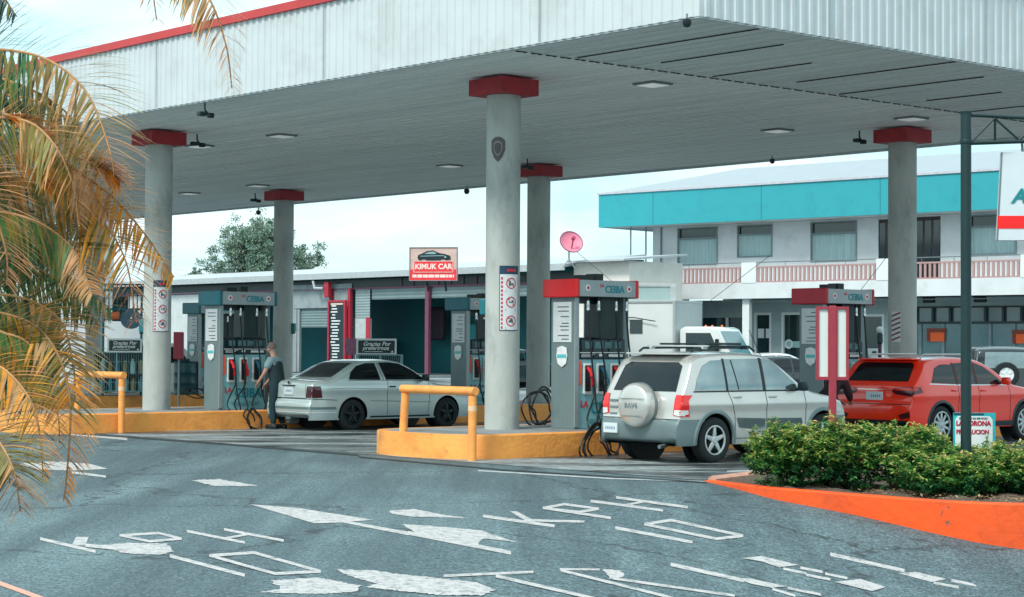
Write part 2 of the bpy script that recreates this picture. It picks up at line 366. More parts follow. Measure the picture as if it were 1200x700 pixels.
marking('forecourt_joint', [(75,507.5,250,520,1.6),(250,520,420,534,1.6),(420,536,600,552,1.4),(600,552,828,566,1.4)], m=mat('joint_tar', S(46,52,54), .8))
marking('forecourt_edge_line', [(150,508.5,300,517,2),(560,552,720,561.5,1.6),(720,561.5,826,565,1.4),(852,553,908,551,1.4)], m=mat('pale_edge_paint', S(170,178,178), .7, var=.25, scale=10))
# ------------------------------------------------------------------ canopy
ZC = 6.083
E0, E1 = -6.373, 38.5; F0, F1 = -2.118, 13.55
corr = mat('fascia_metal', S(202,210,211), .45, metal=.0, var=.04, scale=1.5, stain=S(182,184,182), stain_amt=.5, stain_scale=1.3)
soff = mat('soffit_metal', S(238,242,240), .5, var=.10, scale=1.1, stretch=(9,.22,1), stain=S(206,214,214), stain_amt=.6, stain_scale=.35)
soff2 = mat('soffit_metal_extension', S(218,226,226), .5, var=.12, scale=1.1, stretch=(9,.22,1), stain=S(190,202,202), stain_amt=.5, stain_scale=.9)
canopy = thing('fuel_canopy', 'huge flat filling station canopy with corrugated white fascia, red top edge and ribbed grey soffit', 'canopy', AB(0,0,0), TH)
# local frame: x = B, y = A
def corr_fascia(x0, y0, x1, y1, outn, h0, h1, name, pitch=.19, dep=.022):
    m = MB(); d = Vector((x1-x0, y1-y0, 0)); Ln = d.length; d /= Ln; o = Vector((outn[0], outn[1], 0)); n = int(Ln/pitch); prev = None; pts = []
    for i in range(n):
        s = Ln*i/n; w = Ln/n
        pts += [(s, 0), (s+.50*w, 0), (s+.58*w, dep), (s+.92*w, dep)]
    pts.append((Ln, 0))
    for s, e in pts:
        p = Vector((x0, y0, 0))+d*s+o*e; cur = (m.bm.verts.new(p+Vector((0,0,h0))), m.bm.verts.new(p+Vector((0,0,h1))))
        if prev: m.bm.faces.new([prev[0], cur[0], cur[1], prev[1]])
        prev = cur
    return m.build(name, corr, canopy)
FH = 1.27
for (x0, y0, x1, y1, n) in ((F0,E0,F0,E1,(-1,0)), (F0,E0,F1,E0,(0,-1)), (F1,E0,F1,E1,(1,0)), (F0,E1,F1,E1,(0,1))):
    corr_fascia(x0, y0, x1, y1, n, ZC, ZC+FH, 'fascia')
m = MB()
for (x0, x1, y0, y1) in ((F0-.07,F0+.12,E0-.07,E1+.07), (F1-.12,F1+.07,E0-.07,E1+.07), (F0+.12,F1-.12,E0-.07,E0+.12), (F0+.12,F1-.12,E1-.12,E1+.07)): m.box(x0, x1, y0, y1, ZC+FH, ZC+FH+.14)
m.build('top_trim', mat('bright_red_trim', S(196,60,60), .5, var=.1, scale=2), canopy)
for i in range(9):
    y = E0+3.1+i*5.3; m = MB(); m.box(F0-.045, F0-.036, y, y+.018, ZC+.01, ZC+FH-.01); m.build('fascia_seam', mat('seam_grey', S(158,166,166), .6), canopy)
for i in range(4):
    x = F0+2.6+i*3.7; m = MB(); m.box(x, x+.018, E0-.045, E0-.036, ZC+.01, ZC+FH-.01); m.build('fascia_seam', MATS['seam_grey'], canopy)
m = MB(); m.box(F0+.02, F1-.02, E0+.02, E1-.02, ZC+FH-.1, ZC+FH-.02); m.build('roof_deck', corr, canopy)
def ribbed(x0, x1, y0, y1, z, pitch, dep, name, mm):
    m = MB(); prev = None; n = int((x1-x0)/pitch); w = (x1-x0)/n; pts = []
    for i in range(n): s = x0+i*w; pts += [(s, 0), (s+.10*w, dep), (s+.22*w, dep), (s+.26*w, 0), (s+.6*w, 0), (s+.64*w, dep*.5), (s+.70*w, 0)]
    pts.append((x1, 0))
    for s, e in pts:
        cur = (m.bm.verts.new((s, y0, z+e)), m.bm.verts.new((s, y1, z+e)))
        if prev: m.bm.faces.new([prev[0], cur[0], cur[1], prev[1]])
        prev = cur
    return m.build(name, mm, canopy)
ribbed(F0+.03, F1-.03, -2.25, E1-.03, ZC+.03, .30, .035, 'soffit', soff)
ribbed(F0+.03, F1-.03, E0+.03, -2.25, ZC+.05, .30, .045, 'soffit_extension', soff2)
m = MB()   # dark open seams between extension sheets
for i, b in enumerate((-.6, .7, 2.4, 3.9, 5.6, 7.4, 9.3, 11.2)): m.box(b, b+.014, E0+.1+.9*(i % 3), -2.4-.5*(i % 2), ZC+.03, ZC+.046)
m.build('soffit_seam', black, canopy)
# edge angle flashing
m = MB(); m.box(F0+.01, F0+.08, E0+.01, E1-.01, ZC-.02, ZC+.028); m.box(F0+.09, F1-.09, E0+.01, E0+.07, ZC-.02, ZC+.028); m.box(F1-.08, F1-.01, E0+.01, E1-.01, ZC-.02, ZC+.028)
m.build('edge_flashing', mat('flashing', S(196,204,205), .5), canopy)
lampm = mat('downlight_lens', S(225,232,228), .3, var=.05, emit=.12); lframe = mat('downlight_frame', S(120,130,132), .5)
for px, py in ((765,101),(911,155),(330,161),(234,173),(302,219),(222,228),(1068,141),(527,196),(640,150),(1000,200)):
    if (px, py) in ((640,150),(1000,200)): continue
    p = atz(px, py, ZC-.02); a, b = toab(p)
    m = MB(); m.box(b-.24, b+.24, a-.24, a+.24, ZC-.004, ZC+.028, .004); o = m.build('downlight', lframe, canopy)
    m = MB(); m.box(b-.19, b+.19, a-.19, a+.19, ZC-.018, ZC-.003, .005); m.build('lens', lampm, o)
# cameras and floodlights hanging from the canopy
def hang_cam(px, py, z, label, s=1.):
    p = atz(px, py, z-.12); t = thing('security_camera', label, 'camera', (p.x, p.y, z), 0, 'cameras under the canopy')
    m = MB(); m.tube([(0,0,0),(0,0,-.10*s)], .02*s); m.build('bracket', steel, t)
    m = MB(); m.lathe([(.001,-.26*s),(.06*s,-.24*s),(.085*s,-.18*s),(.08*s,-.11*s),(.03*s,-.09*s)], 16); m.build('dome', black, t, smooth=True)
hang_cam(805, 27, ZC-.02, 'black dome camera under the front corner of the canopy', .7)
hang_cam(905, 189, ZC-.02, 'small dark camera hanging from the far canopy edge over the teal building', .7)
hang_cam(547, 223, ZC-.02, 'tiny camera on the far canopy edge between the two near columns', .9)
hang_cam(303, 248, ZC-.02, 'tiny camera on the far canopy edge above the round tree', .9)
def hook(px, py, label):
    p = atz(px, py, ZC-.1); t = thing('flood_lamp', label, 'lamp', (p.x, p.y, ZC-.02), TH, 'small lamps under the canopy')
    m = MB(); m.tube([(0,0,0),(0,0,-.12),(.08,0,-.2)], .018, 6); m.build('arm', darkplastic, t)
    m = MB(); m.box(-.14, .02, -.06, .06, -.24, -.16, .02); m.build('lamp_head', darkplastic, t)
    m = MB(); m.box(.06, .18, -.05, .05, -.26, -.17, .02); m.build('lamp_head', darkplastic, t)
hook(240, 126, 'small forked lamp hanging under the front left canopy edge')
hook(1007, 158, 'twin headed black floodlamp beside the right column cap')
hook(231, 162, 'twin headed floodlamp beside the cap of the left column')
hook(299, 230, 'twin headed floodlamp beside the farther left column cap')
hook(618, 190, 'twin headed floodlamp on the near side of the second middle column cap')
# ------------------------------------------------------------------ columns
KA, KB = 10.85, 10.51
def column(j, i, label):
    t = thing('canopy_column', label, 'column', AB(KA*i, KB*j, .38), TH, 'round concrete columns carrying the canopy')
    m = MB(); m.lathe([(.285,0),(.283,.6),(.28,3),(.28,ZC-.38-.27)], 40); m.build('shaft', concrete, t, smooth=True)
    m = MB(); m.box(-.41, .41, -.41, .41, ZC-.38-.27, ZC-.38-.005, .012); m.build('cap', redpaint, t)
    return t
cols = {(0,0): 'nearest grey column with the shield emblem and safety poster by the yellow barrier',
 (1,0): 'right grey column with striped poster behind the red car',
 (0,1): 'left grey column with scuffed foot and safety poster beside the left yellow barrier',
 (1,1): 'middle grey column just behind the nearest column',
 (1,2): 'grey column behind the pump attendant and the silver saloon',
 (1,3): 'farthest grey column seen through the palm leaves',
 (0,2): 'grey column out past the palm on the left row'}
ct = {}
for k, l in cols.items():
    if k == (0,2): continue
    ct[k] = column(*k, l)
# curved sheets on a column
def cylpatch(mb, r, t0, t1, z0, z1):
    n = max(1, int(abs(t1-t0)/.06)); prev = None
    for i in range(n+1):
        t = t0+(t1-t0)*i/n; c = (mb.bm.verts.new((r*math.cos(t), r*math.sin(t), z0)), mb.bm.verts.new((r*math.cos(t), r*math.sin(t), z1)))
        if prev: f = mb.bm.faces.new([prev[0], c[0], c[1], prev[1]]); f.material_index = mb.mi
        prev = c
paper = mat('poster_paper', S(214,220,222), .6, var=.05, scale=8); navy = mat('poster_navy', S(24,58,84), .5); pred = mat('poster_red', S(196,34,52), .5); inkg = mat('poster_ink', S(90,98,104), .6)
def poster(j, i, tc, z0, z1, half, label, name='safety_poster', header=navy):
    t = thing(name, label, 'poster', AB(KA*i, KB*j, 0), 0, 'safety posters on the columns'); r = .286
    m = MB(); cylpatch(m, r, tc-half, tc+half, z0, z1); m.build('sheet', paper, t)
    h = z1-z0
    m = MB(); cylpatch(m, r+.003, tc-half, tc+half, z1-.13*h, z1); w_ = .035
    cylpatch(m, r+.003, tc+half-w_, tc+half, z0, z1-.13*h); cylpatch(m, r+.003, tc-half+w_, tc+half-w_, z0, z0+.012)
    cylpatch(m, r+.003, tc-half, tc-half+w_, z0, z1-.13*h); m.build('header', header, t)
    m = MB(); k = 13
    for q in range(k): cylpatch(m, r+.004, tc-half+.10, tc-half+.2, z0+.03+(h*.82)*q/k, z0+.03+(h*.82)*(q+.62)/k)
    cylpatch(m, r+.005, tc-half*.3, tc+half*.6, z1-.09*h, z1-.05*h)
    m.build('red_stripe', pred, t)
    m = MB(); m2 = MB()
    for q in range(3):
        zc = z0+h*(.73-.29*q); rc = h*.085; tcx = tc+half*.12
        for s in range(24):
            a0, a1 = 2*math.pi*s/24, 2*math.pi*(s+1)/24
            def P(a, rr): return ((r+.005)*math.cos(tcx+rr*math.cos(a)/r), (r+.005)*math.sin(tcx+rr*math.cos(a)/r), zc+rr*math.sin(a))
            m.face([P(a0, rc), P(a1, rc), P(a1, rc*.82), P(a0, rc*.82)])
        def Q(x, y): return ((r+.005)*math.cos(tcx+x/r), (r+.005)*math.sin(tcx+x/r), zc+y)
        d = rc*.62; w = rc*.12; m.face([Q(-d-w, d), Q(-d+w, d+w*.5), Q(d+w, -d), Q(d-w, -d-w*.5)])
        for (ax, ay, bx, by) in (((-.5,-.5,-.1,.45),(-.1,-.3,.5,.0)), ((-.5,-.12,.55,.1),(.1,.1,.45,.35)), ((-.5,-.3,.4,.1),(-.2,.1,.3,.5)))[q]:
            m2.face([Q(ax*rc, ay*rc), Q(bx*rc, ay*rc), Q(bx*rc, by*rc), Q(ax*rc, by*rc)])
        for s in range(2):
            zz = zc-rc-h*.025*(s+1); m2.face([Q(-.1, 0+zz-zc), Q(.09, zz-zc), Q(.09, zz-zc+.008), Q(-.1, zz-zc+.008)])
    m.build('prohibition_ring', pred, t); m2.build('pictogram', inkg, t)
poster(0, 0, R(-90+25), 1.98, 3.03, .62, 'tall safety poster with three prohibition symbols on the nearest column')
poster(0, 1, R(-90+28), 1.98, 3.03, .62, 'tall safety poster with three prohibition symbols on the left column by the palm')
def emblem():
    t = thing('shield_emblem', 'dark grey shield emblem high on the nearest column', 'emblem', AB(0,0,0), 0); r = .286
    m = MB(); zc = 4.92; tc = R(-90-18)
    def P(x, y, e=.0): return ((r+e)*math.cos(tc+x/r), (r+e)*math.sin(tc+x/r), zc+y)
    out = [(-.12,.14),(-.06,.19),(0,.2),(.06,.19),(.12,.14),(.12,-.02),(.07,-.14),(0,-.21),(-.07,-.14),(-.12,-.02)]
    c = P(0,0,.003)
    for i in range(10): m.face([c, P(*out[i],.003), P(*out[(i+1) % 10],.003)])
    m.build('plate', mat('emblem_grey', S(92,88,90), .6), t)
    m = MB(); c = P(0,.02,.007)
    inn = [(x*.6, y*.6+.01) for x, y in out]
    for i in range(10): m.face([P(*inn[i],.007), P(*inn[(i+1) % 10],.007), P(*[q*.8 for q in inn[(i+1) % 10]],.007), P(*[q*.8 for q in inn[i]],.007)])
    m.build('inner_border', mat('emblem_pale', S(150,140,138), .6), t)
emblem()
def striped():
    t = thing('striped_notice', 'narrow red and white striped notice on the side of the right column', 'notice', AB(0,KB,0), 0); m = MB(); r = .287; tc = R(-90-38)
    cylpatch(m, r, tc-.35, tc+.35, 1.85, 2.45); m.build('sheet', paper, t); m = MB()
    for q in range(6):
        z = 1.87+.095*q
        for k in range(6):
            t0 = tc-.33+.11*k; cylpatch(m, r+.003, t0, t0+.11, z+.012*k-.0, z+.012*k+.035)
    m.build('stripe', mat('maroon_ink', S(120,40,56), .6), t)
striped()
def colbox(j, i, ang, z, label, mm=teal):
    t = thing('junction_box', label, 'box', AB(KA*i, KB*j, z), R(ang), 'small teal boxes on the columns')
    m = MB(); m.box(.27, .37, -.07, .07, -.13, .13, .015); m.build('box', mm, t); m = MB(); m.box(.28, .36, -.05, .05, -.17, -.132, .01); m.build('gland', black, t)
colbox(0, 0, 172, 2.37, 'small teal switch box on the left side of the nearest column')
colbox(1, 2, -15, 2.2, 'small teal switch box on the column behind the attendant')
colbox(0, 1, 178, 2.1, 'teal bracket box on the left side of the left column')
# ------------------------------------------------------------------ islands
isl_top = mat('island_concrete', S(140,146,146), .8, var=.12, scale=3, stain=S(84,84,84), stain_amt=.7, stain_scale=1.2)
def island(ac, b0, b1, label, hw=1.35, low=-.12):
    t = thing('pump_island', label, 'kerb', AB(ac, 0, 0), TH, 'raised yellow pump islands')
    pts = []
    for k in range(13):
        th = math.pi/2+math.pi*k/12; pts.append((b0+.9+.9*math.copysign(abs(math.cos(th))**.8, math.cos(th)), hw*math.copysign(abs(math.sin(th))**.75, math.sin(th))))
    for k in range(13):
        th = -math.pi/2+math.pi*k/12; pts.append((b1-.9+.9*math.copysign(abs(math.cos(th))**.8, math.cos(th)), hw*math.copysign(abs(math.sin(th))**.75, math.sin(th))))
    m = MB(); bm = m.bm; n = len(pts)
    inn = []
    for i in range(n):
        x, y = pts[i]; cx = max(b0+1.2, min(b1-1.2, x)); v = Vector((x-cx, y)); v = v*(1-.14/max(v.length, .2)); inn.append((cx+v.x, v.y))
    def ring(P, z): return [bm.verts.new((x, y, z)) for x, y in P]
    r0, r1, r2 = ring(pts, low), ring(pts, .36), ring([(x*.999+ix*.001, y*.985) for (x, y), (ix, iy) in zip(pts, inn)], .38); r3 = ring(inn, .38)
    for a_, b_ in ((r0, r1), (r1, r2), (r2, r3)):
        for i in range(n): bm.faces.new([a_[i], a_[(i+1) % n], b_[(i+1) % n], b_[i]])
    m.build('kerb_face', yellow, t, smooth=True, angle=40)
    m = MB(); m.face([(x, y, .38) for x, y in inn]); m.build('island_top', isl_top, t)
island(-.1, -2.05, 12.6, 'nearest yellow painted pump island with rounded chipped nose')
island(KA, -3.3, 12.6, 'second yellow pump island behind the silver saloon')
island(2*KA, -3.3, 12.6, 'farthest yellow pump island near the drum')
# ------------------------------------------------------------------ hoop barriers
def hoop(p0, p1, zt, label, z0=0., z1=.38):
    t = thing('hoop_barrier', label, 'barrier', p0, 0, 'yellow pipe barriers at the island noses')
    d = Vector((p1[0]-p0[0], p1[1]-p0[1], 0)); q = d*.03
    m = MB(); m.tube([(0,0,z0),(0,0,zt-.07)], .064, 16); m.build('post', yellowpipe, t, smooth=True)
    m = MB(); m.tube([(d.x,d.y,z1),(d.x-q.x,d.y-q.y,zt-.07)], .064, 16); m.build('post', yellowpipe, t, smooth=True)
    m = MB(); dn = d.normalized()*.08; m.tube([tuple(Vector((0,0,zt))-dn), tuple(d-q+dn+Vector((0,0,zt)))], .066, 16); m.build('top_rail', yellowpipe, t, smooth=True)
    m = MB(); m.tube([(0,0,zt-.30),(0,0,zt-.22)], .067, 16); m.build('tape_band', mat('pale_tape', S(226,190,150), .6), t, smooth=True)
p0 = AB(-1.53, onA(554,-1.53)); p1 = AB(.25, onA(473,.25)); hoop(p0, p1, 1.05, 'near yellow pipe barrier at the nose of the nearest island', -.1)
p0 = AB(9.35, onA(143,9.35)); p1 = AB(11.1, onA(91,11.1)); hoop(p0, p1, 1.12, 'yellow pipe barrier beside the palm leaves on the left', -.05)
# ------------------------------------------------------------------ fuel pumps
hdr_red = mat('pump_header_red', S(228,34,40), .4, var=.05); hdr_dkred = mat('pump_header_dark_red', S(190,20,48), .4, var=.05); hdr_teal = mat('pump_header_teal', S(8,104,118), .4, var=.08)
pump_silver = mat('pump_silver', S(158,168,170), .4, metal=.25, var=.06); pump_grey = mat('pump_grey_panel', S(116,134,136), .45, metal=.15, var=.08, scale=2, stain=S(70,84,86), stain_amt=.4)
pump_blue = mat('pump_pale_blue_panel', S(140,196,202), .45, var=.06); disp = mat('pump_display', S(10,40,46), .15, var=.2); dispt = mat('pump_readout', S(110,200,200), .4)
redtxt = mat('lettering_red', S(214,30,60), .5); tealtxt = mat('lettering_teal', S(0,138,152), .5); whitetxt = mat('lettering_white', S(232,236,236), .5)
hosem = mat('hose_rubber', S(16,24,26), .45, var=.2); nred = mat('nozzle_red', S(222,40,44), .4); nblue = mat('nozzle_blue', S(20,96,120), .4)
L_P = 1.28; D_P = .56
def make_pump(loc, rz, hmat, label, L_=L_P, seed=0, shrink=False):
    rd = random.Random(seed)
    t = thing('fuel_pump', label, 'fuel pump', loc, rz, 'fuel pumps on the islands')
    m = MB(); m.box(0, .1, 0, D_P, 0, 2.17, .008); o = m.build('end_tower', pump_grey, t)
    m = MB(); m.box(.003, .097, -.014, .03, .03, 2.15, .005); m.build('edge_strip', pump_silver, o)
    m = MB(); m.box(-.012, -.001, .06, D_P-.06, 1.42, 2.08); m.build('notice_sheet', paper, o)
    m = MB()
    for z in (2.0, 1.93, 1.84, 1.73, 1.68, 1.62, 1.53, 1.47): m.box(-.016, -.0125, .12, .12+rd.uniform(.12,.3), z-.008, z+.008)
    m.build('lettering', inkg, o)
    m = MB(); m.prism([(-.13,.0),(-.1,-.13),(0,-.19),(.1,-.13),(.13,0),(.11,.13),(0,.16),(-.11,.13)], .01, Matrix.Translation((-.011,D_P*.5,1.2)) @ Matrix.Rotation(-math.pi/2,4,'Z') @ Matrix.Rotation(math.pi/2,4,'X')); q = m.build('sticker', whitetxt, o)
    m = MB(); m.box(-.024, -.0215, .17, .39, 1.16, 1.22); m.build('sticker_band', mat('sticker_teal', S(90,190,195), .5), q)
    m = MB(); m.box(L_-.12, L_, .04, D_P-.04, 0, 2.17, .008); m.build('end_tower', pump_grey, t)
    m = MB(); m.box(.1, L_-.12, .02, D_P-.02, 0, 1.14, .01); cab = m.build('cabinet', pump_blue, t)
    m = MB(); m.box(.11, L_-.13, .03, D_P-.03, -.0, .05); m.build('plinth', black, t)
    m = MB(); m.box(.1, L_-.12, .0, D_P, 1.145, 1.47, .01); dp = m.build('display_panel', disp, t)
    for k in range(4):
        x = .24+k*.225; m = MB(); m.box(x, x+(.19 if k == 1 else .15), -.006, -.001, 1.32, 1.43); m.build('readout', mat('readout_grey', S(74,118,122), .3, var=.5, scale=14), dp)
    m = MB(); m.box(.12, L_-.14, -.006, -.001, 1.245, 1.258)
    for k in range(3): m.box(.16, .16+.3-.05*k, -.007, -.002, 1.222-.022*k, 1.230-.022*k)
    m.box(.56, .64, -.007, -.002, 1.19, 1.23); m.box(.78, 1.1, -.007, -.002, 1.18, 1.225); m.build('price_strip', whitetxt, dp)
    m = MB(); m.box(L_*.52, L_*.8, .08, D_P-.08, 1.47, 2.17, .01); m.build('pipe_shroud', mat('shroud_dark', S(8,44,50), .4, var=.2), t)
    m = MB(); m.box(.1, L_-.12, .24, .30, 2.06, 2.17); m.box(.1, L_-.12, .24, .3, 1.47, 1.5); m.build('crossbar', darkplastic, t)
    # boots and nozzles
    for k in range(3):
        x = .2+k*.31
        m = MB(); m.box(x, x+.19, -.02, .02, .56, 1.08, .03); b = m.build('nozzle_boot', whitetxt, t)
        m = MB(); m.box(x+.022, x+.168, -.026, .0, .60, 1.05, .025); m.build('recess', black, b)
        nm = (nred, nblue, nred)[(k+seed) % 3] if k < 3 else black
        m = MB(); m.tube([(x+.08,-.03,1.0),(x+.09,-.10,.93),(x+.10,-.11,.86)], .030, 8, r1=.034); m.tube([(x+.10,-.10,.90),(x+.13,-.09,.78),(x+.15,-.06,.70)], .022, 8); m.tube([(x+.09,-.13,.88),(x+.13,-.15,.80),(x+.15,-.10,.70)], .008, 6)
        m.tube([(x+.08,-.03,1.0),(x+.07,.0,1.04)], .015, 8); m.build('nozzle', nm, t, smooth=True)
    m = MB(); m.box(.105, .16, -.012, .018, .72, 1.12, .006); m.build('grade_tag', mat('orange_tag', S(232,98,70), .5), t)
    text('LA', .15, redtxt, t, (.24,.006,.40), bold=.004, name='lettering'); text('CEIBA', .27, tealtxt, t, (.72,.006,.33), bold=.006, sx=.92)
    m = MB()
    for k in range(3): m.box(.3+.03*k, 1.02-.03*k, .004, .012, .15-.03*k, .158-.03*k)
    m.build('emblem_lines', tealtxt, t)
    # header
    x0, x1, y0, y1 = 0, L_, -.13, D_P+.13
    m = MB(); m.box(x0, x1, y0, y1, 2.17, 2.44, .006); h = m.build('header', pump_silver, t)
    m = MB(); m.box(x0-.08, x0-.001, y0-.01, y1+.01, 2.155, 2.455, .02); m.build('end_cap', hmat, h)
    m = MB(); m.box(x1+.001, x1+.07, y0-.01, y1+.01, 2.155, 2.455, .02); m.build('end_cap', hmat, h)
    text('LA', .07, redtxt, h, (.50,y0-.004,2.35), bold=.002); text('CEIBA', .165, tealtxt, h, (.79,y0-.004,2.29), bold=.004)
    for x in (.18, 1.12):
        m = MB(); m.lathe([(.055,0),(.055,.006)], 20, Matrix.Translation((x,y0-.001,2.31)) @ Matrix.Rotation(math.pi/2,4,'X')); r_ = m.build('roundel', whitetxt, h)
        m = MB(); m.lathe([(.028,.006),(.028,.010)], 16, Matrix.Translation((x,y0-.001,2.31)) @ Matrix.Rotation(math.pi/2,4,'X')); m.build('roundel_dot', redtxt, r_)
    m = MB(); m.box(.25,.5,.1,.3,2.44,2.53,.01); m.box(.62,.8,.15,.4,2.44,2.56,.01); m.build('top_fitting', black, t)
    # hoses
    for k, x in enumerate((.22, .46, .86, 1.1)):
        yy = y0+.04
        sw = rd.uniform(.04,.12); xe = x+rd.uniform(-.04,.10)
        pts = [(x,yy,2.18),(x,yy,2.0),(x+sw*.3,yy-.02,1.5),(x+sw,yy-.05,.9),(xe+.05,yy-.12,.35),(xe+.02,yy-.30,.02+.05*k),(xe-.12,yy-.36,-.10),(xe-.24,yy-.2,.12),(min(x+.1,1.0),-.12,.5),(min(x+.12,1.02),-.10,.72)]
        m = MB(); m.tube(catmull(pts, 8), .016, 7); ho = m.build('hose', hosem, t, smooth=True)
        m = MB(); m.lathe([(.022,1.93),(.034,1.95),(.024,1.99),(.03,2.02),(.022,2.1)], 10, Matrix.Translation((x,yy,0))); m.build('swivel', chrome, ho, smooth=True)
    return t
def hose_tangle(p, label, n=5, seed=1, hang=.3, w=.5):
    rd = random.Random(seed); m = MB(); pts = []
    for k in range(n*7):
        a = k/7*2*math.pi+rd.uniform(-.3,.3); r = w*(.55+.45*rd.random())
        pts.append((r*math.cos(a)*.9+.18*math.sin(k*.13), -.05-.05*rd.random()+.05*math.sin(a)-.05*(k%5)/5, hang*(.15+math.sin(a)*.75)+rd.uniform(-.05,.05)))
    m.tube(catmull(pts, 5), .016, 7); o = m.build('coiled_hose', hosem, None, smooth=True, loc=p, rotz=TH)
    return tag(o, label, 'hose', 'hose tangles at the island kerbs')
make_pump(AB(-.72, .93, .38), TH, hdr_red, 'red topped fuel pump beside the nearest column and the gold off-roader', seed=0)
make_pump(AB(-.72, 7.2, .38), TH, hdr_dkred, 'red topped fuel pump behind the tall red framed board', seed=1)
make_pump(AB(10.13, 1.03, .38), TH, hdr_teal, 'teal topped fuel pump where the attendant stands', seed=2)
make_pump(AB(10.13, 7.66, .38), TH, hdr_teal, 'teal topped fuel pump half hidden behind the nearest column', seed=3)
b5 = onA(232, 20.6); make_pump(AB(20.6, b5, .38), TH, hdr_teal, 'fuel pump on the farthest island behind the left teal topped pump', seed=4)
def at_px(px, a, z): return AB(a, onA(px, a), z)
hose_tangle(at_px(694, -1.56, .10), 'black hose tangle hanging over the kerb by the spare wheel of the gold off-roader', 4, 3, .42, .5)
hose_tangle(at_px(705, -1.58, .16), 'looped black hose end resting on the kerb by the gold off-roader bumper', 2, 9, .30, .3)
hose_tangle(at_px(624, .9, .62), 'loose black hose loops between the nearest column and the pump', 4, 5, .40, .38)
hose_tangle(at_px(288, 9.42, .14), 'black hose coil on the second island kerb by the attendant', 3, 8, .30, .22)
hose_tangle(at_px(225, 19.4, .45), 'black hose loop beside the drum on the farthest island', 2, 12, .12, .5)
